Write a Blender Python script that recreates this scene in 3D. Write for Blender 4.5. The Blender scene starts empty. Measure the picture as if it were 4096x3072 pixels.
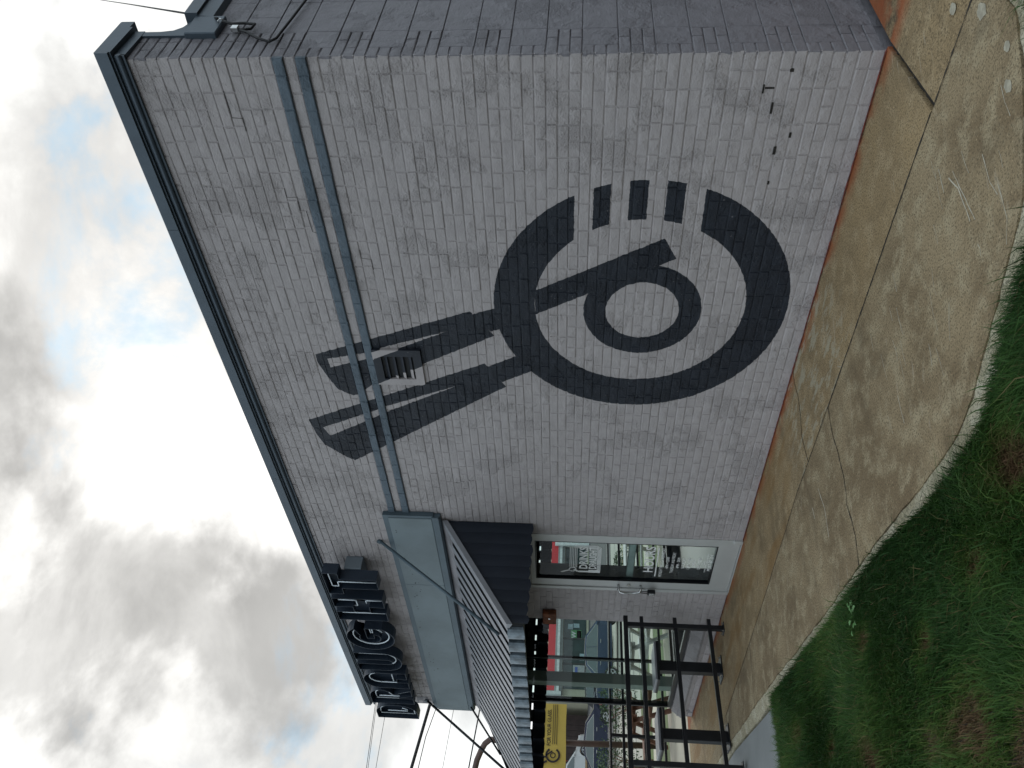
import bpy, bmesh, math, random
import numpy as np
from mathutils import Vector, Matrix
random.seed(7)
rng = np.random.default_rng(11)
SC = bpy.context.scene
COL = SC.collection
R = math.radians

# ------------------------------------------------------------------ camera
# the photograph was taken with the phone turned on its side: the camera is rolled a quarter turn
CAM = Vector((2.014, -4.45, 1.631))
yaw, pitch, roll = R(-46.34), R(4.375), R(-1.119)
fw = Vector((math.sin(yaw)*math.cos(pitch), math.cos(yaw)*math.cos(pitch), math.sin(pitch)))
rt = fw.cross(Vector((0, 0, 1))).normalized()
dn = fw.cross(rt)
rt, dn = math.cos(roll)*rt + math.sin(roll)*dn, -math.sin(roll)*rt + math.cos(roll)*dn
cd = bpy.data.cameras.new('camera')
cam = bpy.data.objects.new('camera', cd); COL.objects.link(cam)
M = Matrix.Identity(4)
for i in range(3):
    M[i][0] = dn[i]; M[i][1] = rt[i]; M[i][2] = -fw[i]; M[i][3] = CAM[i]
cam.matrix_world = M
cd.sensor_fit = 'HORIZONTAL'; cd.sensor_width = 36.0; cd.lens = 36.0*3278.3/4096.0
cd.clip_start = 0.05; cd.clip_end = 2000
SC.camera = cam

# ------------------------------------------------------------------ sky and sun
SUN_EL = R(30); SUN_AZ = R(-50)           # azimuth measured from +y towards +x
sund = Vector((math.sin(SUN_AZ)*math.cos(SUN_EL), math.cos(SUN_AZ)*math.cos(SUN_EL), math.sin(SUN_EL)))
W = bpy.data.worlds.new('World'); SC.world = W; W.use_nodes = True
nt = W.node_tree; nt.nodes.clear()
def wn(t, **k):
    n = nt.nodes.new(t)
    for a, b in k.items(): setattr(n, a, b)
    return n
sky = wn('ShaderNodeTexSky', sky_type='NISHITA', sun_disc=False, sun_elevation=SUN_EL, sun_rotation=SUN_AZ)
bg1 = wn('ShaderNodeBackground'); bg1.inputs[1].default_value = 0.06
nt.links.new(sky.outputs[0], bg1.inputs[0])
tc = wn('ShaderNodeTexCoord')
mp = wn('ShaderNodeMapping'); mp.inputs['Scale'].default_value = (1, 1, 1.5); mp.inputs['Location'].default_value = (3.1, 1.7, 0.4)
nt.links.new(tc.outputs['Generated'], mp.inputs[0])
n1 = wn('ShaderNodeTexNoise'); n1.inputs['Scale'].default_value = 2.1; n1.inputs['Detail'].default_value = 9; n1.inputs['Roughness'].default_value = 0.52; n1.inputs['Distortion'].default_value = 0.25
nt.links.new(mp.outputs[0], n1.inputs['Vector'])
n2 = wn('ShaderNodeTexNoise'); n2.inputs['Scale'].default_value = 5.0; n2.inputs['Detail'].default_value = 8; n2.inputs['Roughness'].default_value = 0.55
nt.links.new(mp.outputs[0], n2.inputs['Vector'])
dt = wn('ShaderNodeVectorMath', operation='DOT_PRODUCT'); dt.inputs[1].default_value = sund
nrm = wn('ShaderNodeVectorMath', operation='NORMALIZE'); nt.links.new(tc.outputs['Generated'], nrm.inputs[0])
nt.links.new(nrm.outputs[0], dt.inputs[0])
def wmath(op, a, b=None, clamp=False):
    n = wn('ShaderNodeMath', operation=op, use_clamp=clamp)
    for i, v in enumerate((a, b)):
        if v is None: continue
        if isinstance(v, (int, float)): n.inputs[i].default_value = v
        else: nt.links.new(v, n.inputs[i])
    return n.outputs[0]
glow = wn('ShaderNodeMapRange', interpolation_type='SMOOTHSTEP'); nt.links.new(dt.outputs['Value'], glow.inputs[0])
glow.inputs['From Min'].default_value = 0.60; glow.inputs['From Max'].default_value = 1.0
glow.inputs['To Min'].default_value = 0.0; glow.inputs['To Max'].default_value = 1.0
thick = wn('ShaderNodeMapRange', interpolation_type='SMOOTHSTEP'); nt.links.new(n1.outputs['Fac'], thick.inputs[0])
thick.inputs['From Min'].default_value = 0.38; thick.inputs['From Max'].default_value = 0.66
# thick parts of the cloud are grey, thin parts let the sun through
n3 = wn('ShaderNodeTexNoise'); n3.inputs['Scale'].default_value = 3.4; n3.inputs['Detail'].default_value = 10; n3.inputs['Roughness'].default_value = 0.58; n3.inputs['Distortion'].default_value = 0.35
off = wn('ShaderNodeVectorMath', operation='ADD'); off.inputs[1].default_value = (7.3, 2.2, 5.1); nt.links.new(mp.outputs[0], off.inputs[0]); nt.links.new(off.outputs[0], n3.inputs['Vector'])
body = wmath('ADD', wmath('MULTIPLY', n1.outputs['Fac'], 0.45), wmath('MULTIPLY', n3.outputs['Fac'], 0.55))
shade = wn('ShaderNodeMapRange', interpolation_type='SMOOTHSTEP'); nt.links.new(body, shade.inputs[0])
shade.inputs['From Min'].default_value = 0.44; shade.inputs['From Max'].default_value = 0.565; shade.inputs['To Min'].default_value = 0.0; shade.inputs['To Max'].default_value = 1.0
fine = wmath('MULTIPLY', wmath('SUBTRACT', n2.outputs['Fac'], 0.5), 0.42)
lum = wmath('SUBTRACT', 0.86, wmath('MULTIPLY', shade.outputs[0], 0.30))
lum = wmath('ADD', lum, fine)
lum = wmath('ADD', lum, wmath('MULTIPLY', glow.outputs[0], wmath('SUBTRACT', 0.13, wmath('MULTIPLY', shade.outputs[0], 0.06))))
# one thick grey bank of cloud stands to the left of the sun, high over the street
bank = Vector((-.72, .33, .61)).normalized()
db = wn('ShaderNodeVectorMath', operation='DOT_PRODUCT'); db.inputs[1].default_value = bank; nt.links.new(nrm.outputs[0], db.inputs[0])
wob = wmath('MULTIPLY', wmath('SUBTRACT', n1.outputs['Fac'], 0.5), 0.45)
bk = wn('ShaderNodeMapRange', interpolation_type='SMOOTHSTEP'); nt.links.new(wmath('ADD', db.outputs['Value'], wob), bk.inputs[0])
bk.inputs['From Min'].default_value = 0.955; bk.inputs['From Max'].default_value = 0.99
lum = wmath('MULTIPLY', lum, wmath('SUBTRACT', 1.0, wmath('MULTIPLY', bk.outputs[0], 0.38)))
lum = wmath('MAXIMUM', lum, 0.16)
ccol = wn('ShaderNodeMix', data_type='RGBA')
ccol.inputs['A'].default_value = (0.83, 0.95, 1.03, 1); ccol.inputs['B'].default_value = (1.0, 0.985, 0.95, 1)
nt.links.new(glow.outputs[0], ccol.inputs['Factor'])
# thin places between the clouds show pale blue
thin = wn('ShaderNodeMapRange', interpolation_type='SMOOTHSTEP'); nt.links.new(n3.outputs['Fac'], thin.inputs[0])
thin.inputs['From Min'].default_value = 0.57; thin.inputs['From Max'].default_value = 0.66; thin.inputs['To Min'].default_value = 0.0; thin.inputs['To Max'].default_value = 0.9
bcol = wn('ShaderNodeMix', data_type='RGBA'); nt.links.new(thin.outputs[0], bcol.inputs['Factor']); nt.links.new(ccol.outputs['Result'], bcol.inputs['A']); bcol.inputs['B'].default_value = (0.70, 0.93, 1.10, 1)
bg2 = wn('ShaderNodeBackground'); nt.links.new(bcol.outputs['Result'], bg2.inputs[0]); nt.links.new(lum, bg2.inputs[1])
cov = wn('ShaderNodeMapRange', interpolation_type='SMOOTHSTEP'); nt.links.new(wmath('SUBTRACT', 1.0, n3.outputs['Fac']), cov.inputs[0])
cov.inputs['From Min'].default_value = 0.36; cov.inputs['From Max'].default_value = 0.45
cov.inputs['To Min'].default_value = 0.85; cov.inputs['To Max'].default_value = 1.0
mx = wn('ShaderNodeMixShader'); nt.links.new(cov.outputs[0], mx.inputs[0]); nt.links.new(bg1.outputs[0], mx.inputs[1]); nt.links.new(bg2.outputs[0], mx.inputs[2])
wo = wn('ShaderNodeOutputWorld'); nt.links.new(mx.outputs[0], wo.inputs[0])
sl = bpy.data.lights.new('sun', 'SUN'); sl.energy = 0.6; sl.angle = R(18); sl.color = (1, 0.96, 0.9)
so = bpy.data.objects.new('sun', sl); COL.objects.link(so)
so.rotation_euler = (-sund).to_track_quat('-Z', 'Y').to_euler()
vs = SC.view_settings; vs.view_transform = 'Standard'; vs.look = 'None'; vs.gamma = 1.0; vs.exposure = 0.42; vs.use_curve_mapping = False
SC.cycles.max_bounces = 6; SC.cycles.transparent_max_bounces = 12

# ------------------------------------------------------------------ materials
class MT:
    def __init__(s, name, col=(.5, .5, .5), rough=.6, metal=0., spec=.5):
        s.m = bpy.data.materials.new(name); s.m.use_nodes = True; s.t = s.m.node_tree
        s.b = s.t.nodes['Principled BSDF']; s.b.inputs['Base Color'].default_value = (*col, 1)
        s.b.inputs['Roughness'].default_value = rough; s.b.inputs['Metallic'].default_value = metal
        s.b.inputs['Specular IOR Level'].default_value = spec
        s._pos = None
    def n(s, t, **k):
        n = s.t.nodes.new(t)
        for a, b in k.items(): setattr(n, a, b)
        return n
    def L(s, a, b): s.t.links.new(a, b)
    def pos(s):
        if s._pos is None: s._pos = s.n('ShaderNodeNewGeometry').outputs['Position']
        return s._pos
    def noise(s, scale, detail=4, rough=.5, vec=None, stretch=None):
        n = s.n('ShaderNodeTexNoise'); n.inputs['Scale'].default_value = scale; n.inputs['Detail'].default_value = detail; n.inputs['Roughness'].default_value = rough
        v = vec or s.pos()
        if stretch:
            m = s.n('ShaderNodeVectorMath', operation='MULTIPLY'); s.L(v, m.inputs[0]); m.inputs[1].default_value = stretch; v = m.outputs[0]
        s.L(v, n.inputs['Vector']); return n.outputs['Fac']
    def math(s, op, a, b=None, clamp=False):
        n = s.n('ShaderNodeMath', operation=op, use_clamp=clamp)
        for i, v in enumerate((a, b)):
            if v is None: continue
            if isinstance(v, (int, float)): n.inputs[i].default_value = v
            else: s.L(v, n.inputs[i])
        return n.outputs[0]
    def rng(s, v, a, b, c=0., d=1.):
        n = s.n('ShaderNodeMapRange', interpolation_type='SMOOTHSTEP'); s.L(v, n.inputs[0])
        for k, x in zip(('From Min', 'From Max', 'To Min', 'To Max'), (a, b, c, d)): n.inputs[k].default_value = x
        return n.outputs[0]
    def mix(s, f, a, b):
        n = s.n('ShaderNodeMix', data_type='RGBA')
        if isinstance(f, (int, float)): n.inputs['Factor'].default_value = f
        else: s.L(f, n.inputs['Factor'])
        for k, v in (('A', a), ('B', b)):
            if isinstance(v, tuple): n.inputs[k].default_value = (*v, 1)
            else: s.L(v, n.inputs[k])
        return n.outputs['Result']
    def color(s, c): s.L(c, s.b.inputs['Base Color'])
    def bump(s, h, strength=.5, dist=.01):
        n = s.n('ShaderNodeBump'); n.inputs['Strength'].default_value = strength; n.inputs['Distance'].default_value = dist
        s.L(h, n.inputs['Height']); s.L(n.outputs[0], s.b.inputs['Normal'])

def simple(name, col, rough=.6, metal=0., var=.15, scale=6., bump=0., bscale=80., spec=.5):
    m = MT(name, col, rough, metal, spec)
    f = m.noise(scale, 5, .6)
    c2 = tuple(min(1, x*(1+var)) for x in col); c1 = tuple(x*(1-var) for x in col)
    m.color(m.mix(m.rng(f, .3, .7), c1, c2))
    if bump: m.bump(m.noise(bscale, 3, .6), bump, .004)
    return m.m

# mural shapes in the plane of the long wall (x, z), metres
def halfplanes(poly):
    cx = sum(p[0] for p in poly)/len(poly); cz = sum(p[1] for p in poly)/len(poly); out = []
    for i in range(len(poly)):
        x0, z0 = poly[i]; x1, z1 = poly[(i+1) % len(poly)]
        a, b = z1-z0, -(x1-x0); l = math.hypot(a, b)
        if l < 1e-6: continue
        a /= l; b /= l; c = -(a*x0+b*z0)
        if a*cx+b*cz+c < 0: a, b, c = -a, -b, -c
        out.append((a, b, c))
    return out
def mural_mask(m):
    g = m.n('ShaderNodeTexNoise'); g.inputs['Scale'].default_value = 28; g.inputs['Detail'].default_value = 2; m.L(m.pos(), g.inputs['Vector'])
    w = m.n('ShaderNodeVectorMath', operation='SUBTRACT'); m.L(g.outputs['Color'], w.inputs[0]); w.inputs[1].default_value = (.5, .5, .5)
    w2 = m.n('ShaderNodeVectorMath', operation='SCALE'); m.L(w.outputs[0], w2.inputs[0]); w2.inputs['Scale'].default_value = .012
    P = m.n('ShaderNodeVectorMath', operation='ADD'); m.L(m.pos(), P.inputs[0]); m.L(w2.outputs[0], P.inputs[1]); P = P.outputs[0]
    def aff(a, b, c):
        d = m.n('ShaderNodeVectorMath', operation='DOT_PRODUCT'); m.L(P, d.inputs[0]); d.inputs[1].default_value = (a, 0, b)
        return m.math('ADD', d.outputs['Value'], c)
    def AND(l):
        r = l[0]
        for q in l[1:]: r = m.math('MINIMUM', r, q)
        return r
    def OR(l):
        r = l[0]
        for q in l[1:]: r = m.math('MAXIMUM', r, q)
        return r
    poly = lambda p: AND([aff(*h) for h in halfplanes(p)])
    def dist(cx, cz):
        s = m.n('ShaderNodeVectorMath', operation='MULTIPLY'); m.L(P, s.inputs[0]); s.inputs[1].default_value = (1, 0, 1)
        d = m.n('ShaderNodeVectorMath', operation='DISTANCE'); m.L(s.outputs[0], d.inputs[0]); d.inputs[1].default_value = (cx, 0, cz)
        return d.outputs['Value']
    d = dist(-1.83, 1.19)
    ring = m.math('MINIMUM', m.math('SUBTRACT', 1.03, d), m.math('SUBTRACT', d, .738))
    right = aff(1, 0, 1.35)
    gap = AND([right, aff(0, 1, -.838), aff(0, -1, 1.656)])
    ringc = m.math('MINIMUM', ring, m.math('MULTIPLY', gap, -1.))
    bars = AND([ring, right, OR([m.math('MINIMUM', aff(0, 1, -a), aff(0, -1, b)) for a, b in ((.964, 1.080), (1.194, 1.311), (1.428, 1.536))])])
    d2 = dist(-1.87, 1.165)
    small = m.math('MINIMUM', m.math('SUBTRACT', .415, d2), m.math('SUBTRACT', d2, .258))
    bar = poly([(-1.697, 1.925), (-1.24, 1.061), (-1.405, .970), (-1.918, 1.925)])
    h1 = OR([poly([(-2.358, 3.646), (-1.895, 2.40), (-2.132, 2.234), (-2.684, 3.25), (-2.70, 3.56)]),
             poly([(-2.42, 3.15), (-2.684, 3.25), (-2.807, 3.383), (-2.822, 3.433), (-2.751, 3.541), (-2.634, 3.591), (-2.457, 3.645), (-2.358, 3.646)]),
             poly([(-1.93, 2.40), (-1.84, 2.15), (-2.045, 2.12), (-2.09, 2.26)])])
    s1 = OR([poly([(-2.405, 3.56), (-2.325, 3.2), (-2.38, 3.18), (-2.499, 3.554)]), poly([(-2.31, 3.21), (-2.099, 2.596), (-2.388, 3.21)])])
    h2 = OR([poly([(-3.138, 3.875), (-3.33, 3.845), (-3.466, 3.804), (-3.617, 3.651), (-3.675, 3.57), (-2.679, 2.171), (-2.427, 2.328)]),
             poly([(-2.335, 2.07), (-2.465, 2.31), (-2.63, 2.20), (-2.49, 1.95)])])
    s2 = OR([poly([(-3.234, 3.77), (-2.955, 3.186), (-3.018, 3.186), (-3.343, 3.728)]), poly([(-2.952, 3.195), (-2.684, 2.569), (-3.020, 3.195)])])
    hs = AND([OR([h1, h2]), m.math('MULTIPLY', s1, -1.), m.math('MULTIPLY', s2, -1.)])
    return m.math('GREATER_THAN', OR([ringc, bars, small, bar, hs]), 0.)

GREY = (.375, .343, .343)
NAVY = (.011, .014, .021)
SLATE = (.095, .125, .155)
def wall_paint(name, mural=True, base=GREY, rough=True, dark=NAVY):
    m = MT(name, base, .50, 0., .28)
    big = m.noise(1.6, 3, .5); f = m.noise(9, 6, .6)
    c = m.mix(m.rng(f, .3, .7), tuple(x*.93 for x in base), tuple(x*1.05 for x in base))
    flecks = m.rng(m.noise(70, 3, .7), .62, .66)  # scattered darker flecks, stronger in the lumpy patches
    lumpy = m.rng(m.noise(2.6, 5, .65), .50, .60)          # patches where the brick face has spalled under the paint
    c = m.mix(m.math('MULTIPLY', flecks, m.math('ADD', m.math('MULTIPLY', lumpy, .8), .10)), c, tuple(x*.5 for x in base))
    if mural: c = m.mix(m.math('MULTIPLY', mural_mask(m), m.math('SUBTRACT', 1., m.math('MULTIPLY', m.rng(m.noise(48, 4, .75), .66, .70), .55))), c, m.mix(m.rng(f, .35, .65), dark, tuple(x*1.35 for x in dark)))
    m.color(c)
    if rough:
        h = m.math('MULTIPLY', m.noise(75, 5, .7), m.math('ADD', m.math('MULTIPLY', lumpy, 1.0), .45))
        h = m.math('ADD', h, m.math('MULTIPLY', m.noise(20, 3, .6), .9))
        m.bump(h, 1., .010)
    return m.m
M_BRICK = wall_paint('painted_brick')
M_MORTAR = wall_paint('painted_mortar', base=tuple(x*.94 for x in GREY))
M_BAND = wall_paint('slate_band_paint', False, SLATE)
M_SIDE = wall_paint('shaded_side_paint', False, (.185, .176, .193))  # wall grey darkened: the shade on this side is put into the paint
M_BLOCK = wall_paint('shaded_block_paint', False, (.18, .172, .19))  # blocks carry the same painted-in shade
M_VENT = wall_paint('vent_paint', True, rough=False)
M_TRIM = simple('coping_metal', (.062, .083, .105), .45, .3, .10, 3., .25, 60)
M_FASCIA = simple('fascia_metal', (.135, .17, .185), .55, .15, .14, 2.2, .12, 40)
M_FASCIA_TRIM = simple('fascia_trim_metal', (.07, .10, .12), .5, .3, .12, 3.)
M_BLACK = simple('black_steel', (.012, .013, .016), .38, .3, .25, 5., .2, 60)
M_NAVYCAN = simple('navy_letter_metal', (.016, .026, .042), .45, .2, .15, 4.)
M_DARKSHEET = simple('dark_sheet_metal', (.014, .019, .030), .5, .3, .15, 2., .1, 30)
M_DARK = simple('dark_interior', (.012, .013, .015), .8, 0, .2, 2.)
M_NEON = simple('unlit_neon_glass', (.72, .78, .84), .15, 0, .04, 3.)
M_DOORF = simple('door_frame_aluminium', (.46, .465, .455), .45, .25, .05, 3.)
M_CHROME = simple('brushed_metal', (.55, .55, .55), .25, .95, .1, 4.)
M_GREYBOX = simple('grey_box_metal', (.17, .20, .225), .5, .3, .1, 3.)
M_RUST = simple('rusty_orange_box', (.17, .055, .022), .7, .2, .5, 14., .3, 50)
M_WHITE = simple('white_vinyl', (.72, .73, .72), .6, 0, .04, 3.)
M_WIRE = simple('cable_rubber', (.012, .012, .014), .6)
M_LIGHTPLATE = simple('grey_table_top', (.30, .31, .34), .32, .5, .12, 5.)
M_WOOD = simple('brown_wood', (.16, .075, .045), .65, 0, .3, 9., .3, 40)
M_BROWNPIPE = simple('brown_painted_pipe', (.075, .042, .034), .5, 0, .2, 5.)
M_LIGHTWOOD = simple('grey_white_wood', (.42, .42, .40), .65, 0, .2, 9.)
M_TYRE = simple('tyre_rubber', (.02, .02, .021), .8)
M_RIM = simple('alloy_rim', (.5, .52, .54), .3, .8, .05)
M_CARBLUE = simple('dark_blue_car_paint', (.045, .065, .105), .18, .3, .03, 1.)
M_CARNAVY = simple('navy_car_paint', (.010, .014, .035), .15, .3, .03, 1.)
M_CARWHITE = simple('silver_white_car_paint', (.48, .49, .48), .2, .2, .03, 1.)
M_CARBLACK = simple('black_car_paint', (.015, .016, .018), .15, .3, .03, 1.)
M_CARGLASS = simple('car_window_glass', (.05, .075, .075), .05, 0, .1, 1., spec=.9)
M_TAIL = simple('red_tail_light', (.30, .015, .015), .25)
M_RED = simple('red_fascia', (.60, .012, .018), .5, 0, .08, .7)
M_CREAM = simple('cream_stucco', (.50, .48, .36), .8, 0, .06, 1.)
M_STOREGLASS = simple('store_window_dark_glass', (.035, .060, .058), .12, 0, .3, 1.2)
M_POSTERG = simple('green_poster', (.10, .28, .12), .6)
M_POSTERY = simple('yellow_poster', (.55, .55, .12), .6)
M_POSTERW = simple('pale_poster', (.35, .45, .48), .6, 0, .2, 3.)
M_BROWNWALL = simple('dark_brown_boards', (.035, .022, .020), .7, 0, .25, 3.)
M_YELLOW = simple('yellow_banner_vinyl', (.55, .40, .085), .6, 0, .06, 2., .1, 5)
M_PRINT = simple('dark_print', (.020, .014, .018), .6)
M_ASPHALT = simple('asphalt', (.055, .055, .057), .85, 0, .2, 1.2, .4, 90)
M_ROADLIGHT = simple('worn_concrete_road', (.36, .345, .29), .85, 0, .12, .5, .3, 60)
M_PAVE = simple('pale_pavement', (.42, .39, .31), .85, 0, .12, .8, .3, 60)
M_APRON = simple('smooth_grey_concrete', (.21, .22, .22), .8, 0, .10, 2., .3, 120)
M_LEAF = simple('shrub_leaf', (.05, .085, .035), .55, 0, .5, 7.)
M_WEED = simple('weed_leaf', (.085, .20, .06), .5, 0, .25, 9.)
M_CRACK = simple('crack_dirt', (.018, .015, .012), .95, 0, .3, 30.)
M_REDLINE = simple('red_paint_line', (.16, .025, .012), .75, 0, .55, 16., .4, 90)

def concrete(name, c1, c2, c3, edge=False):
    m = MT(name, c1, .85, 0., .3)
    a = m.noise(1.7, 5, .6); b = m.noise(6.5, 5, .65); sp = m.noise(95, 3, .6); sp2 = m.noise(55, 3, .6)
    c = m.mix(m.rng(a, .36, .62), c1, c2)
    c = m.mix(m.rng(b, .45, .68), c, c3)
    c = m.mix(m.math('MULTIPLY', m.rng(sp, .50, .62), .75), c, tuple(x*.30 for x in c1))
    c = m.mix(m.math('MULTIPLY', m.rng(m.noise(95, 2, .5, stretch=(.9, 1.1, 1)), .60, .72), .5), c, tuple(min(1, x*1.8) for x in c1))
    wet = m.noise(3.2, 4, .6, stretch=(1., .35, 1.))
    c = m.mix(m.math('MULTIPLY', m.rng(wet, .55, .72), .5), c, tuple(x*.5 for x in c2))
    sx = m.n('ShaderNodeSeparateXYZ'); m.L(m.pos(), sx.inputs[0])
    rotn = m.n('ShaderNodeVectorRotate', rotation_type='Z_AXIS'); m.L(m.pos(), rotn.inputs['Vector']); rotn.inputs['Angle'].default_value = .45
    sc_ = m.noise(1., 4, .6, vec=rotn.outputs[0], stretch=(26., 3.2, 1.)); area = m.rng(m.noise(1.3, 3, .6), .46, .60)
    c = m.mix(m.math('MULTIPLY', m.math('MULTIPLY', m.rng(sc_, .60, .70), area), .5), c, (.42, .36, .27))
    dark = m.rng(m.noise(2.1, 6, .7, stretch=(1., 1.3, 1.)), .54, .66)
    c = m.mix(m.math('MULTIPLY', dark, .45), c, tuple(x*.55 for x in c2))
    dirt = m.math('MULTIPLY', m.rng(sx.outputs['Y'], -.05, -.004), m.math('ADD', m.math('MULTIPLY', m.rng(m.noise(9, 4, .7), .4, .6), .5), .25))
    c = m.mix(dirt, c, (.05, .035, .022))
    if edge:   # red paint overspray and rust run-off against the wall foot; pale wash further along
        near = m.rng(sx.outputs['Y'], -.17, -.01)
        st = m.math('MULTIPLY', near, m.rng(m.noise(3.5, 3, .5), .38, .54))
        c = m.mix(m.math('MULTIPLY', st, .85), c, (.26, .065, .018))
        run = m.math('MULTIPLY', m.rng(m.noise(1.1, 3, .6, stretch=(.6, 2.2, 1)), .48, .62), m.rng(sx.outputs['X'], -1.6, -3.2))
        c = m.mix(m.math('MULTIPLY', run, .6), c, (.20, .105, .030))
        pale = m.math('MULTIPLY', m.rng(m.noise(5.0, 5, .7, stretch=(1, 2.4, 1)), .50, .60), m.math('MULTIPLY', m.rng(sx.outputs['X'], -3.1, -2.5), m.rng(sx.outputs['X'], -1.2, -1.7)))
        c = m.mix(m.math('MULTIPLY', pale, .6), c, (.36, .34, .26))
    m.color(c)
    h = m.math('ADD', m.math('MULTIPLY', sp, 1.), m.math('MULTIPLY', sp2, .8))
    m.bump(h, .8, .007)
    return m.m
M_SLABI = concrete('tan_concrete', (.30, .215, .115), (.23, .165, .09), (.35, .265, .155), True)
M_SLABO = concrete('weathered_concrete', (.29, .220, .130), (.185, .132, .074), (.35, .285, .18))
M_KERB = concrete('pale_crumbly_concrete', (.39, .35, .25), (.31, .27, .18), (.46, .42, .32))
M_SOIL = simple('soil', (.035, .026, .017), .95, 0, .4, 8., .6, 60)
M_FARGRASS = simple('far_lawn', (.085, .115, .035), .9, 0, .35, 2.5, .6, 30)

def glass(name, tint=(.93, .97, .96), refl=.20, rough=0.0):
    m = MT(name); t = m.t; t.nodes.remove(m.b)
    tr = m.n('ShaderNodeBsdfTransparent'); tr.inputs[0].default_value = (*tint, 1)
    gl = m.n('ShaderNodeBsdfGlossy'); gl.inputs['Roughness'].default_value = rough; gl.inputs[0].default_value = (1, 1, 1, 1)
    fr = m.n('ShaderNodeFresnel'); fr.inputs[0].default_value = 1.5
    gg = m.n('ShaderNodeNewGeometry'); fac = m.math('MULTIPLY', fr.outputs[0], m.math('SUBTRACT', 1.0, gg.outputs['Backfacing']), True)
    mxn = m.n('ShaderNodeMixShader'); m.L(m.math('MULTIPLY', fac, refl, True), mxn.inputs[0]); m.L(tr.outputs[0], mxn.inputs[1]); m.L(gl.outputs[0], mxn.inputs[2])
    m.L(mxn.outputs[0], t.nodes['Material Output'].inputs[0])
    return m.m
M_GLASS = glass('window_glass')
M_DOORGLASS = glass('door_glass', (.90, .94, .94), .22)

# grass: colour per blade comes from the attribute 'tone' (0 deep green .. 0.6 yellow green .. 1 dead)
def grass_mat():
    m = MT('grass_blade', (.05, .1, .03), .6, 0, .15)
    a = m.n('ShaderNodeAttribute'); a.attribute_name = 'tone'
    r = m.n('ShaderNodeValToRGB'); m.L(a.outputs['Fac'], r.inputs[0])
    e = r.color_ramp.elements
    e[0].position = 0; e[0].color = (.016, .048, .010, 1)
    e[1].position = 1; e[1].color = (.13, .078, .042, 1)
    for p, c in ((.35, (.036, .086, .016)), (.6, (.078, .125, .026)), (.75, (.10, .095, .035))):
        q = e.new(p); q.color = (*c, 1)
    m.color(r.outputs[0])
    return m.m
M_GRASS = grass_mat()

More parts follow.
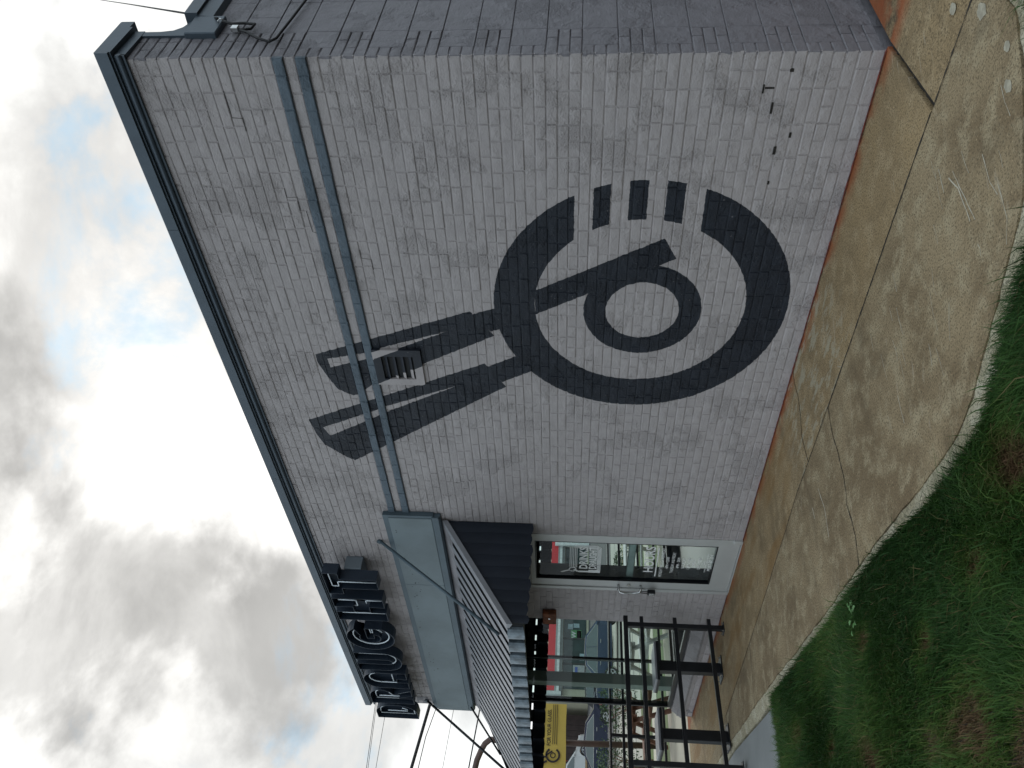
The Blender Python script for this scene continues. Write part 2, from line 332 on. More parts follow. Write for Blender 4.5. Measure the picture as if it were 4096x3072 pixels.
# ------------------------------------------------------------------ mesh helpers
class MB:
    """collects shapes; build() links them as one mesh object"""
    def __init__(s): s.v = []; s.f = []; s.sm = []
    def add(s, v, f, smooth=False):
        o = len(s.v); s.v += [tuple(p) for p in v]; s.f += [tuple(i+o for i in q) for q in f]; s.sm += [smooth]*len(f); return s
    def box(s, x0, x1, y0, y1, z0, z1):
        if x0 > x1: x0, x1 = x1, x0
        if y0 > y1: y0, y1 = y1, y0
        if z0 > z1: z0, z1 = z1, z0
        v = [(x, y, z) for x in (x0, x1) for y in (y0, y1) for z in (z0, z1)]
        return s.add(v, [(0, 1, 3, 2), (4, 6, 7, 5), (0, 4, 5, 1), (2, 3, 7, 6), (0, 2, 6, 4), (1, 5, 7, 3)])
    def cbox(s, x0, x1, y0, y1, z0, z1, b=.004):
        """box with chamfered edges"""
        bm = bmesh.new(); bmesh.ops.create_cube(bm, size=1)
        for v in bm.verts: v.co = Vector(((x0+x1)/2+v.co.x*(x1-x0), (y0+y1)/2+v.co.y*(y1-y0), (z0+z1)/2+v.co.z*(z1-z0)))
        bmesh.ops.bevel(bm, geom=list(bm.edges), offset=b, segments=1, affect='EDGES')
        return s.bm(bm)
    def bm(s, bm, smooth=False):
        bm.verts.ensure_lookup_table(); bm.verts.index_update()
        s.add([tuple(v.co) for v in bm.verts], [[v.index for v in f.verts] for f in bm.faces], smooth); bm.free(); return s
    def quadbar(s, p, q, w, h=None, up=(0, 0, 1)):
        p, q = Vector(p), Vector(q); h = h or w; d = (q-p).normalized(); u = Vector(up)
        if abs(d.dot(u)) > .99: u = Vector((1, 0, 0))
        r = d.cross(u).normalized(); u = r.cross(d)
        v = []
        for c in (p, q):
            for a, b in ((-1, -1), (1, -1), (1, 1), (-1, 1)): v.append(c+r*a*w/2+u*b*h/2)
        return s.add(v, [(3, 2, 1, 0), (4, 5, 6, 7), (0, 1, 5, 4), (1, 2, 6, 5), (2, 3, 7, 6), (3, 0, 4, 7)])
    def tube(s, pts, r, n=8, cap=True, closed=False):
        pts = [Vector(p) for p in pts]; N = len(pts); v = []; prev = None
        for i, p in enumerate(pts):
            if closed: d = (pts[(i+1) % N]-pts[i-1]).normalized()
            else: d = (pts[min(i+1, N-1)]-pts[max(i-1, 0)]).normalized()
            if prev is None: u = d.orthogonal().normalized()
            else: u = (prev-d*prev.dot(d)).normalized()
            prev = u; w = d.cross(u); rr = r[i] if isinstance(r, (list, tuple)) else r
            for k in range(n):
                a = 2*math.pi*k/n; v.append(p+u*math.cos(a)*rr+w*math.sin(a)*rr)
        f = []
        for i in range(N if closed else N-1):
            j = (i+1) % N
            for k in range(n): f.append((i*n+k, i*n+(k+1) % n, j*n+(k+1) % n, j*n+k))
        s.add(v, f, True)
        if cap and not closed: s.add([], []); o = len(s.v)-len(v); s.f += [tuple(o+k for k in range(n))[::-1], tuple(o+(N-1)*n+k for k in range(n))]; s.sm += [False]*2
        return s
    def prism(s, poly, axis, a, b):
        """extrude a 2-D polygon; axis 'x','y','z' is the extrusion axis"""
        def P(p, t): return {'x': (t, p[0], p[1]), 'y': (p[0], t, p[1]), 'z': (p[0], p[1], t)}[axis]
        n = len(poly); v = [P(p, a) for p in poly]+[P(p, b) for p in poly]
        return s.add(v, [tuple(range(n))[::-1], tuple(range(n, 2*n))]+[(i, (i+1) % n, n+(i+1) % n, n+i) for i in range(n)])
    def cyl(s, c, r, a, b, axis='z', n=16):
        poly = [(c[0]+r*math.cos(2*math.pi*k/n), c[1]+r*math.sin(2*math.pi*k/n)) for k in range(n)]
        return s.prism(poly, axis, a, b)
    def xf(s, fn): s.v = [fn(p) for p in s.v]; return s
    def mesh(s, name, mat):
        me = bpy.data.meshes.new(name); me.from_pydata(s.v, [], s.f); me.materials.append(mat)
        bm = bmesh.new(); bm.from_mesh(me); bmesh.ops.recalc_face_normals(bm, faces=bm.faces); bm.to_mesh(me); bm.free()
        if any(s.sm): me.polygons.foreach_set('use_smooth', s.sm)
        me.update(); return me
    def build(s, name, mat, parent=None, loc=None):
        o = bpy.data.objects.new(name, s.mesh(name, mat)); COL.objects.link(o)
        if parent: o.parent = parent
        if loc: o.location = loc
        return o
def inst(name, me, parent, loc=(0, 0, 0), rot=(0, 0, 0), scale=(1, 1, 1)):
    o = bpy.data.objects.new(name, me); COL.objects.link(o); o.parent = parent; o.location = loc; o.rotation_euler = rot; o.scale = scale; return o
def tag(o, label=None, cat=None, group=None, kind=None):
    for k, v in (('label', label), ('category', cat), ('group', group), ('kind', kind)):
        if v: o[k] = v
    return o
def thing(name, label, cat, loc=(0, 0, 0), rotz=0., group=None):
    o = bpy.data.objects.new(name, None); COL.objects.link(o); o.location = loc; o.rotation_euler = (0, 0, rotz); o.empty_display_size = .2
    return tag(o, label, cat, group)
def text_mesh(txt, h, width=None, extr=.002, bold=0.):
    cu = bpy.data.curves.new('lettering', 'FONT'); cu.body = txt; cu.size = 1; cu.extrude = 0; cu.offset = bold; cu.align_x = 'LEFT'; cu.resolution_u = 3
    o = bpy.data.objects.new('tmp', cu); COL.objects.link(o)
    dg = bpy.context.evaluated_depsgraph_get(); dg.update()
    me = bpy.data.meshes.new_from_object(o.evaluated_get(dg)); bpy.data.objects.remove(o)
    xs = [v.co.x for v in me.vertices]; ys = [v.co.y for v in me.vertices]
    x0, x1, y0, y1 = min(xs), max(xs), min(ys), max(ys); sy = h/(y1-y0); sx = (width/(x1-x0)) if width else sy
    for v in me.vertices: v.co = Vector(((v.co.x-x0)*sx, (v.co.y-y0)*sy, 0))
    return me
def lettering(name, txt, origin, h, width, mat, parent, rot, bold=0.):
    me = text_mesh(txt, h, width, bold=bold); me.materials.clear(); me.materials.append(mat)
    o = bpy.data.objects.new(name, me); COL.objects.link(o); o.parent = parent; o.location = origin; o.rotation_euler = rot
    return o
FRONT = (R(90), 0, 0)          # reads from the -y side
EAST = (R(90), 0, R(90))       # reads from the +x side

# ------------------------------------------------------------------ ground
def zt(x):     # terrain: falls gently to the street, rises to the lots beyond it
    if x > -9.5: return 0.
    if x > -20: return -.65*(-9.5-x)/10.5
    if x > -42: return -.65
    if x > -50: return -.65+.85*(-42-x)/8
    return .2
xs = [400, 60, 10, 2, -6, -9.5, -12, -15, -20, -30, -42, -48, -55, -62, -120, -400]; ys = [-400, -60, -20, -8, 0, 8, 20, 35, 60, 120, 400]
v = [(x, y, zt(x)-.09) for x in xs for y in ys]; n = len(ys)
MB().add(v, [(i*n+j, i*n+j+1, (i+1)*n+j+1, (i+1)*n+j) for i in range(len(xs)-1) for j in range(n-1)]).build('ground', M_SOIL)['kind'] = 'structure'

def strip(name, mat, xa, xb, ya, yb, dz, n=6):
    xx = [xa+(xb-xa)*i/n for i in range(n+1)]
    # sloping sheet with a little thickness
    top = [(x, y, zt(x)+dz) for x in xx for y in (ya, yb)]; bot = [(x, y, zt(x)+dz-.12) for x in xx for y in (ya, yb)]
    N = len(top); f = [(2*i, 2*i+1, 2*i+3, 2*i+2) for i in range(n)]+[(N+2*i+2, N+2*i+3, N+2*i+1, N+2*i) for i in range(n)]
    for i in range(n): f += [(2*i, 2*i+2, N+2*i+2, N+2*i), (2*i+1, N+2*i+1, N+2*i+3, 2*i+3)]
    f += [(0, N, N+1, 1), (N-2, N-1, 2*N-1, 2*N-2)]
    o = MB().add(top+bot, f).build(name, mat); o['kind'] = 'structure'; return o
strip('pavement', M_PAVE, -9.40, -13.9, -1.25, 40, -.005)
strip('lawn_strip', M_FARGRASS, -13.9, -18.2, -20, 40, -.015)
strip('pavement', M_PAVE, -18.2, -20.6, -20, 60, .0)
strip('verge', M_FARGRASS, -20.6, -24.2, -20, 60, -.03)
strip('street', M_ROADLIGHT, -24.2, -40.5, -80, 120, -.045)
for xx in (-26.6, -30.6, -36.0):
    strip('road_marking', simple('worn_yellow_marking' if xx == -30.6 else 'worn_dark_seam', (.42, .36, .12) if xx == -30.6 else (.12, .115, .11), .8), xx, xx-.22, -80, 120, -.041, 1)
strip('parking_lot', M_ASPHALT, -40.5, -63, -60, 90, -.03, 12)
strip('patio', M_PAVE, -9.42, -13.9, -30, -1.26, -.008)

# the walk beside the wall: two rows of slabs with open joints
walk = bpy.data.objects.new('sidewalk', None); COL.objects.link(walk); walk['kind'] = 'structure'
inner = [(.68, -1.08), (.68, -1.15), (.65, -1.22), (.57, -1.36), (.46, -1.50), (.35, -1.62), (.23, -1.74), (.10, -1.81), (-.10, -1.88), (-.44, -2.00), (-.54, -2.04), (-.68, -2.07), (-.9, -2.06), (-1.18, -2.02), (-1.51, -1.96), (-1.88, -1.89), (-2.14, -1.86), (-2.43, -1.82), (-2.98, -1.74), (-3.63, -1.64), (-4.34, -1.52), (-5.18, -1.40), (-5.85, -1.32), (-6.78, -1.18), (-7.51, -1.12), (-9.4, -1.0)]
outer = [(.80, -1.05), (.79, -1.16), (.76, -1.24), (.70, -1.40), (.60, -1.56), (.48, -1.70), (.33, -1.84), (.16, -1.93), (-.05, -2.02), (-.37, -2.12), (-.47, -2.16), (-.68, -2.19), (-.88, -2.17), (-1.12, -2.12), (-1.47, -2.04), (-1.83, -1.97), (-2.10, -1.925), (-2.4, -1.90), (-2.65, -1.86), (-3.37, -1.75), (-3.83, -1.70), (-4.47, -1.58), (-4.74, -1.58), (-5.19, -1.52), (-5.73, -1.43), (-6.48, -1.31), (-6.9, -1.27), (-9.4, -1.12)]
def dense(p, step=.07, jit=.006):
    o = []
    for i in range(len(p)-1):
        a, b = Vector(p[i]), Vector(p[i+1]); k = max(1, int((b-a).length/step))
        for j in range(k):
            q = a+(b-a)*j/k; o.append((q.x+random.uniform(-jit, jit), q.y+random.uniform(-jit, jit)))
    return o+[p[-1]]
inner_d = dense(inner); outer_d = dense(outer, .06, .012)
def slab(poly, z1=0., z0=-.10, mat=M_SLABO, name='slab'):
    return MB().prism(poly, 'z', z0, z1).build(name, mat, walk)
J = .006
slab([(.052, -J), (.095+.0, -.775), (1.6, -.79), (1.6, 3.0), (.135, 3.0)], -.004, mat=M_SLABI)          # east of the corner joint
slab([(.020, -.002), (.055, -.770), (-.6, -.765), (-1.4, -.772), (-2.0, -.785), (-2.556, -.775), (-2.565, -.66), (-2.565, -.54), (-2.497, -.40), (-2.457, -.25), (-2.467, -.11), (-2.437, -.002)], 0, mat=M_SLABI)
slab([(-2.443, -.002), (-2.473, -.11), (-2.463, -.25), (-2.503, -.40), (-2.572, -.54), (-2.572, -.66), (-2.562, -.775), (-2.93, -.768), (-3.4, -.80), (-3.91, -.82), (-4.1, -.835), (-4.1, -.002)], .001, mat=M_SLABI)
slab([(-4.103, -.002), (-4.103, -.835), (-5.08, -.872), (-6.61, -.93), (-6.61, -.002)], 0, mat=M_SLABI)
slab([(-6.614, -.002), (-6.614, -.93), (-9.39, -.99), (-9.39, 3.), (-8.99, 3.), (-8.99, -.002)], -.002, mat=M_SLABI)
c2 = [(-1.98, -.792), (-2.01, -.89), (-2.02, -1.01), (-2.01, -1.15), (-2.03, -1.21), (-2.02, -1.31), (-2.05, -1.40), (-2.09, -1.48), (-2.08, -1.59), (-2.08, -1.70), (-2.11, -1.78), (-2.14, -1.855)]
c2 = [(x+random.uniform(-.006, .006), y) for x, y in c2]
ia = [p for p in inner_d if p[0] > -2.12]; ib = [p for p in inner_d if -5.2 < p[0] < -2.16]; ic = [p for p in inner_d if p[0] < -5.22]
slab([(1.6, -.80), (.10, -.787), (.05, -.78), (-.6, -.775), (-1.4, -.782)]+[(x+.004, y) for x, y in c2]+ia[::-1]+[(1.6, -1.02)], 0)
c3 = [(-5.08, -.882), (-5.14, -1.16), (-5.19, -1.33), (-5.205, -1.39)]
slab([(x-.004, y) for x, y in c2[::-1]]+[(-2.556, -.785), (-2.93, -.778), (-3.4, -.81), (-3.91, -.83), (-4.1, -.845), (-5.07, -.882)]+[(x+.003, y) for x, y in c3]+ib[::-1], .001)
slab([(x-.003, y) for x, y in c3[::-1]]+[(-6.61, -.94), (-9.39, -1.0)]+ic[::-1], 0)
# rough pale kerb edge poured against the slabs
kv = []
def resample(p, n):
    P = [Vector(q) for q in p]; L = [0]
    for i in range(1, len(P)): L.append(L[-1]+(P[i]-P[i-1]).length)
    o = []; k = 0
    for i in range(n):
        t = L[-1]*i/(n-1)
        while k < len(P)-2 and L[k+1] < t: k += 1
        f = (t-L[k])/max(1e-9, L[k+1]-L[k]); o.append(P[k]+(P[k+1]-P[k])*min(1, f))
    return o
NI = 200; ri = resample(inner, NI); ro = resample(outer, NI); ks = 5
for i in range(NI):
    for j in range(ks):
        q = ri[i].lerp(ro[i], j/(ks-1)); z = -.006-.016*(j/(ks-1))+random.uniform(-.004, .004)
        kv.append((q.x+random.uniform(-.004, .004)+(0 if j else 0), q.y-(.002 if j == 0 else 0)+random.uniform(-.006, .006), z))
b0 = len(kv)
for i in range(NI): kv.append((ro[i].x, ro[i].y, -.10))
kf = [(i*ks+j, i*ks+j+1, (i+1)*ks+j+1, (i+1)*ks+j) for i in range(NI-1) for j in range(ks-1)]+[(i*ks+ks-1, b0+i, b0+i+1, (i+1)*ks+ks-1) for i in range(NI-1)]
MB().add(kv, kf).build('kerb_edge', M_KERB, walk)
MB().prism([(.70, -1.0), (.80, -1.05), (1.7, -1.1), (1.7, -.98)], 'z', -.1, -.01).build('kerb_edge', M_KERB, walk)
# debris in the wide corner joint, dark crack lines, red paint line
def ribbon(pts, w, z, jit=0.):
    P = [Vector(p) for p in pts]; Q = []
    for i in range(len(P)-1):
        k = max(1, int((P[i+1]-P[i]).length/.03))
        Q += [P[i].lerp(P[i+1], j/k) for j in range(k)]
    Q.append(P[-1]); v = []
    for i, q in enumerate(Q):
        d = (Q[min(i+1, len(Q)-1)]-Q[max(0, i-1)]).normalized(); nn = Vector((-d.y, d.x)); ww = w*(1+random.uniform(-.5, .5)*(1 if jit else 0)); c = q+nn*random.uniform(-jit, jit)
        v += [(*(c+nn*ww/2), z), (*(c-nn*ww/2), z)]
    return MB().add(v, [(2*i, 2*i+1, 2*i+3, 2*i+2) for i in range(len(Q)-1)])
ribbon([(.04, -.02), (.076, -.77)], .030, -.022, .003).build('joint_dirt', M_CRACK, walk)
for pts in ([(1.6, -.792), (.10, -.781)], [(.05, -.775), (-2., -.785)]):
    ribbon(pts, .010, .0021, .0015).build('joint_dirt', M_CRACK, walk)
ribbon([(.01, -.008), (-4.74, -.008)], .016, .005, .002).build('paint_line', M_REDLINE, walk)
ribbon([(-5.78, -.008), (-8.9, -.008)], .010, .004, .002).build('paint_line', M_REDLINE, walk)
for pts, w in ((c2, .007), ([(-2.44, -.01), (-2.47, -.11), (-2.46, -.25), (-2.50, -.40), (-2.57, -.54), (-2.57, -.66), (-2.56, -.78)], .005), ([(-5.08, -.882), (-5.14, -1.16), (-5.19, -1.33), (-5.21, -1.40)], .006)):
    ribbon(pts, w, .0022, .003).build('crack', M_CRACK, walk)
ribbon([(-2., -.780), (-2.56, -.780), (-2.93, -.773), (-3.4, -.805), (-3.91, -.825), (-4.1, -.84), (-5.08, -.877), (-6.61, -.935)], .006, .0021, .002).build('joint_dirt', M_CRACK, walk)
M_SCR = simple('pale_scratch', (.42, .38, .30), .8, 0, .15, 20.)
for pts, w in [([(-2.49, -1.06), (-2.46, -1.24), (-2.50, -1.43)], .007), ([(-2.68, -1.08), (-2.68, -1.17)], .006), ([(-.01, -1.18), (-.02, -1.32), (-.03, -1.51)], .005), ([(-.05, -1.17), (-.03, -1.28), (-.06, -1.48)], .005),
               ([(.18, -1.36), (.14, -1.5), (.14, -1.59)], .004), ([(.17, -1.56), (.12, -1.72), (.05, -1.79)], .003), ([(-.08, -1.05), (-.12, -1.18)], .004), ([(-1.60, -.66), (-1.68, -.72), (-1.62, -.78)], .003)]:
    ribbon(pts, w, .0015, .002).build('scratch', M_SCR, walk)
for i in range(34):
    x = random.uniform(-1.3, .45); y = random.uniform(-1.85, -.95)
    if y < -1.95+.55*max(0, x): continue
    L_ = random.uniform(.05, .22); a = R(random.gauss(-103, 9)); p = (x, y); q = (x+L_*math.cos(a), max(y+L_*math.sin(a), -1.93)); mm = ((p[0]+q[0])/2+random.uniform(-.01, .01), (p[1]+q[1])/2)
    if q[1] < -1.80+.45*max(0, q[0]): continue
    ribbon([p, mm, q], random.uniform(.0015, .0035), .0012, .0012).build('scratch', M_SCR, walk)
M_SPOT = simple('pale_mortar_spot', (.33, .30, .23), .8, 0, .2, 30.)
for (x, y, r) in [(.47, -.64, .026), (.57, -.91, .032), (.46, -1.34, .024), (.56, -1.22, .02)]:
    k = 14; MB().add([(x+r*(.8+.35*random.random())*math.cos(a*2*math.pi/k), y+r*(1.1+.5*random.random())*math.sin(a*2*math.pi/k), .0018) for a in range(k)], [tuple(range(k))]).build('pale_patch', M_SPOT, walk)
# smooth grey apron beyond the walk on the street side
ap = [(-4.50, -1.62)]+[(x, y-.01) for x, y in [(-4.74, -1.60), (-5.19, -1.53), (-5.73, -1.44), (-6.48, -1.32), (-6.9, -1.28), (-9.4, -1.13)]]+[(-9.4, -9), (-4.6, -9)]
MB().prism(ap, 'z', -.12, -.03).build('apron', M_APRON)['kind'] = 'structure'

# ------------------------------------------------------------------ grass in front of the walk
def inpoly(px, py, poly):
    inside = np.zeros(len(px), bool); j = len(poly)-1
    for i in range(len(poly)):
        xi, yi = poly[i]; xj, yj = poly[j]
        if yi != yj:
            c = ((yi > py) != (yj > py)) & (px < (xj-xi)*(py-yi)/(yj-yi)+xi); inside ^= c
        j = i
    return inside
lawn = [(-4.58, -1.60)]+[p for p in outer if p[0] > -4.5][::-1]+[(1.6, -1.15), (3.4, -1.2), (3.4, -7), (-4.62, -7)]
MB().add([(x, y, -.035) for x, y in lawn], [tuple(range(len(lawn)))]).build('lawn', M_SOIL)['kind'] = 'structure'
dead = [(-1.6, -2.55, .10), (-.62, -2.18, .0), (-.45, -2.42, .16), (-1.45, -3.0, .22), (-1.85, -2.95, .12), (-2.6, -2.75, .13), (-3.3, -2.45, .10), (-2.3, -2.2, .10), (-.95, -2.55, .1), (.4, -2.3, .2), (-3.9, -2.1, .12), (-1.05, -3.3, .25), (1.4, -2.2, .3), (-.3, -3.6, .3)]
def field(n, box, hmul=1., seed=0):
    g = np.random.default_rng(seed)
    x = g.uniform(box[0], box[1], n); y = g.uniform(box[2], box[3], n)
    k = inpoly(x, y, lawn)
    return x[k], y[k]
zones = [((-4.7, .2, -2.7, -1.5), 270000), ((-4.7, 1.2, -4.2, -2.7), 130000), ((.2, 2.4, -3.2, -1.15), 36000), ((-4.7, 2.0, -6, -4.2), 14000)]
X = []; Y = []
for i, (b, n) in enumerate(zones):
    a = field(n, b, seed=i+3); X.append(a[0]); Y.append(a[1])
# blades flopping over the kerb
t = rng.uniform(0, 1, 5200); idx = (t*(NI-1)).astype(int)
pe = np.array([(p.x, p.y) for p in ro])[idx]; keep = (pe[:, 0] > -4.55)
pe = pe[keep]; X.append(pe[:, 0]+rng.normal(0, .014, len(pe))); Y.append(pe[:, 1]-np.abs(rng.normal(0, .015, len(pe)))-.008)
X = np.concatenate(X); Y = np.concatenate(Y); N = len(X)
def vn(x, y, s, seed):       # cheap smooth noise from sines
    g = np.random.default_rng(seed); r = np.zeros_like(x)
    for _ in range(7):
        a = g.uniform(0, 6.28); fq = s*g.uniform(.6, 1.6); r += np.sin((x*math.cos(a)+y*math.sin(a))*fq+g.uniform(0, 6.28))
    return r/3.
dd = np.zeros(N)
for dx, dy, dr in dead:
    if dr <= 0: continue
    dd = np.maximum(dd, np.exp(-(((X-dx)/1.35)**2+(Y-dy)**2)/(dr*dr)*1.7))
dd = dd*(1+.35*vn(X, Y, 30, 5))
h = np.clip(rng.normal(.072, .020, N)*(1+.25*vn(X, Y, 5, 1)), .02, .16)*(1-.62*np.clip(dd, 0, 1)); long = rng.random(N) < .03; h[long] *= 1.6
ang = vn(X, Y, 4.5, 2)*1.6+rng.normal(0, .9, N)+R(250); lean = np.clip(rng.normal(.75, .30, N), .1, 1.5)
wd = rng.uniform(.0010, .0023, N)*(1+.5*long)
ca, sa = np.cos(ang), np.sin(ang); fa = rng.uniform(0, 6.28, N); wx, wy = np.cos(fa)*wd, np.sin(fa)*wd
z0 = -.035
V = np.empty((N, 5, 3), np.float32)
V[:, 0] = np.stack([X-wx, Y-wy, np.full(N, z0)], 1); V[:, 1] = np.stack([X+wx, Y+wy, np.full(N, z0)], 1)
mx_, my_, mz_ = X+ca*h*lean*.30, Y+sa*h*lean*.30, z0+h*.62
V[:, 2] = np.stack([mx_+wx*.8, my_+wy*.8, mz_], 1); V[:, 3] = np.stack([mx_-wx*.8, my_-wy*.8, mz_], 1)
V[:, 4] = np.stack([X+ca*h*lean, Y+sa*h*lean, z0+h*np.clip(1.05-.35*lean, .4, 1)], 1)
me = bpy.data.meshes.new('grass'); me.vertices.add(N*5); me.vertices.foreach_set('co', V.reshape(-1))
base = (np.arange(N)*5)[:, None]; quads = (base+np.array([0, 1, 2, 3])); tris = (base+np.array([3, 2, 4]))
loops = np.concatenate([quads, tris], 1).reshape(-1)
me.loops.add(N*7); me.loops.foreach_set('vertex_index', loops.astype(np.int32))
me.polygons.add(N*2); st = np.empty(N*2, np.int32); st[0::2] = np.arange(N)*7; st[1::2] = np.arange(N)*7+4
me.polygons.foreach_set('loop_start', st); me.update(calc_edges=True)
tone = np.clip(.17+.20*vn(X, Y, 3.5, 8)+.10*vn(X, Y, 14, 9)+rng.normal(0, .12, N)+dd*.85, 0, 1); tone[rng.random(N) < .045] = .85
at = me.attributes.new('tone', 'FLOAT', 'POINT'); at.data.foreach_set('value', np.repeat(tone, 5).astype(np.float32))
me.materials.append(M_GRASS)
go = bpy.data.objects.new('grass', me); COL.objects.link(go); tag(go, 'dark green uneven lawn grass with brown dead tufts beside the walk', 'grass', kind='stuff')
# a broad-leaved weed in the grass
wt = thing('weed', 'pale green broad-leaved weed growing in the dark grass near the walk edge', 'weed', (-2.30, -2.10, 0))
for k in range(11):
    a = random.uniform(0, 6.28); r = random.uniform(.01, .075); L = random.uniform(.028, .045); cx, cy = r*math.cos(a)*1.3, r*math.sin(a); z = .045+random.uniform(-.01, .02); b = a+random.uniform(-.5, .5)
    c, s = math.cos(b), math.sin(b); vv = [(0, 0, 0), (.35, .3, .12), (.75, .26, .14), (1, 0, .02), (.75, -.26, .14), (.35, -.3, .12), (.55, 0, .05)]
    MB().add([(cx+(p*c-q*s)*L, cy+(p*s+q*c)*L, z+w*L) for p, q, w in vv], [(0, 1, 6), (1, 2, 6), (2, 3, 6), (3, 4, 6), (4, 5, 6), (5, 0, 6)]).build('leaf', M_WEED, wt)

# ------------------------------------------------------------------ the bar building
bar = thing('brick_building', 'grey painted brick building with big dark tap-handle mural on its long wall', 'building')
CH = .0677; XL = -8.95; TOP = 4.30
DX0, DX1, DZ = -5.765, -4.752, 2.10        # door opening
WX0, WX1, WZ0, WZ1 = XL, -6.45, .16, 2.62   # shop window opening
yM = .0042                                  # mortar plane behind brick faces
b = MB()
for x0, x1, z0, z1 in [(DX1, 0, -.12, TOP), (DX0, DX1, DZ, TOP), (WX1, DX0, -.12, TOP), (WX0, WX1, WZ1, TOP), (WX0, WX1, -.3, WZ0-.03)]:
    b.box(x0, x1-(0.012 if x1 == 0 else 0), yM, .30, z0, z1)
b.build('wall', M_MORTAR, bar)
# brick shapes: a few uneven faces shared by all bricks
def brick_mesh(w, kind):
    h = CH-.0055; L = w-.0065; v = []; ch = .0045
    j = lambda s: random.uniform(-s, s)
    for y, ins in ((.016, 0), (ch+.0005, 0), (0, ch)):
        for sx, sz in ((0, 0), (1, 0), (1, 1), (0, 1)):
            x = .00325+sx*L+(ins if sx == 0 else -ins)+j(.0014); z = .00275+sz*h+(ins if sz == 0 else -ins)+j(.0014)
            v.append((x, y+(j(.0012) if y < .01 else 0), z))
    v.append((w/2+j(.02), j(.0016)-.0006, CH/2+j(.008)))
    f = []
    for a in (0, 4): f += [(a+i, a+(i+1) % 4, a+4+(i+1) % 4, a+4+i) for i in range(4)]
    f += [(8, 9, 12), (9, 10, 12), (10, 11, 12), (11, 8, 12)]
    return v, f
VAR = {}
for w in (.213, .1065):
    VAR[w] = [brick_mesh(w, k) for k in range(10)]
rows = []
for k in range(64):
    z = k*CH
    if k in (47, 49): lst_w = .213
    head = (k % 7 == 3)
    x = 0.; first = True; seq = []
    off = .1065 if (k % 2) != (k % 5 == 0) else .213
    while x > XL+.03:
        w = .1065 if (head or (first and off < .2)) else .213
        first = False
        w2 = w*(1+random.uniform(-.035, .035)); x1 = max(x-w2, XL); seq.append((x1, x, w)); x = x1
    rows.append((k, z, seq))
def blocked(xa, xb, z):
    if z > TOP-.03: return True
    if z < DZ-.02 and xb > DX0+.02 and xa < DX1-.02: return True
    if WZ0-.04 < z+.02 and z < WZ1 and xb > WX0 and xa < WX1-.02 and not z+CH < WZ0: return True
    return False
bricks = []
for k, z, seq in rows:
    for xa, xb, w in seq:
        if blocked(xa, xb, z):
            # cut at the jambs
            if z < DZ-.02:
                for lo, hi in ((DX0, DX1),):
                    if xa < lo < xb and z < DZ: bricks.append((xa, lo, z, .213, k)); break
                    if xa < hi < xb and z < DZ: bricks.append((hi, xb, z, .213, k)); break
            continue
        if z < DZ-.02 and xa < DX0 < xb: bricks.append((xa, DX0, z, w, k)); continue
        if z < DZ-.02 and xa < DX1 < xb: bricks.append((DX1, xb, z, w, k)); continue
        if WZ0-.04 < z+.02 and z < WZ1 and xa < WX1 < xb: bricks.append((WX1, xb, z, w, k)); continue
        bricks.append((xa, xb, z, w, k))
def size_on_screen(xc, zc): return -((xc-CAM.x)**2+(CAM.y)**2+(zc-CAM.z)**2)*(1/abs(CAM.y))
order = sorted(range(len(bricks)), key=lambda i: ((bricks[i][0]+bricks[i][1])/2-CAM.x)**2+(bricks[i][2]-CAM.z)**2*.9-.6*(bricks[i][1]-bricks[i][0]))
near = set(order[:300])
meshes = {}
for w in VAR:
    for i, (vv, ff) in enumerate(VAR[w]):
        for nm, mt in (('p', M_BRICK), ('b', M_BAND)):
            meshes[(w, i, nm)] = MB().add(vv, ff).mesh('brick', mt)
restP, restB = MB(), MB()
missing = {(7, 4), (9, 9), (6, 13)}
for i, (xa, xb, z, w, k) in enumerate(bricks):
    band = k in (47, 49); vi = random.randrange(10); sx = (xb-xa)/w; dy = random.uniform(-.0022, .0022)-(.016 if band else 0)
    if band and xa < -4.48: band = True
    tilt = random.uniform(-.004, .004)
    if i in near:
        o = inst('brick', meshes[(w, vi, 'b' if band else 'p')], bar, (xa, dy, z), (0, tilt, 0), (sx, 1, 1))
    else:
        vv, ff = VAR[w][vi]; T = restB if band else restP
        T.add([(xa+x*sx, y+dy, z+zz+tilt*x) for x, y, zz in vv], ff)
restP.build('brickwork', M_BRICK, bar)['kind'] = 'stuff'
restB.build('band_course', M_BAND, bar)['kind'] = 'stuff'
# backing for the two projecting courses
for k in (47, 49): MB().box(-8.95, -.001, -.012, yM+.004, k*CH+.004, (k+1)*CH-.004).build('band_backing', M_BAND, bar)
# side wall (turns back from the corner): bonded bricks at the corner, then blocks
def sidex(p): return (p[0]+p[1]*.0374, p[1], p[2])
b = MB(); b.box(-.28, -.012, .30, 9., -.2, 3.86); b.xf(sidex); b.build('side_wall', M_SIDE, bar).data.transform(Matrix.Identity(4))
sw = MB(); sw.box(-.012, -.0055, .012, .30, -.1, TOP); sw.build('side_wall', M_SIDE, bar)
sb = MB(); blk = []
for j in range(22):
    q = .302 if j % 2 == 0 else .108
    if j >= 17: q = .302
    for c in range(3):
        z = (j*3+c)*CH
        if z > TOP-.05: continue
        y = .0
        ws = [.2, .1] if (c % 2 == 0) else [.1, .2]
        if q < .2: ws = [.105]
        for w in ws:
            vv, ff = VAR[.213][random.randrange(10)]; sc = w/.213
            sb.add([sidex((-(.002)-yy+.0, y+xx*sc, z+zz)) for xx, yy, zz in vv], ff)
            y += w
    z = j*3*CH
    if z+.2 < 3.90:
        y = q
        first = True
        while y < 8.6:
            w = (.203 if (first and j % 2) else .406); first = False
            blk.append((y, min(y+w, 9.), z)); y += w
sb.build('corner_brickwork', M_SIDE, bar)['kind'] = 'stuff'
bs = MB()
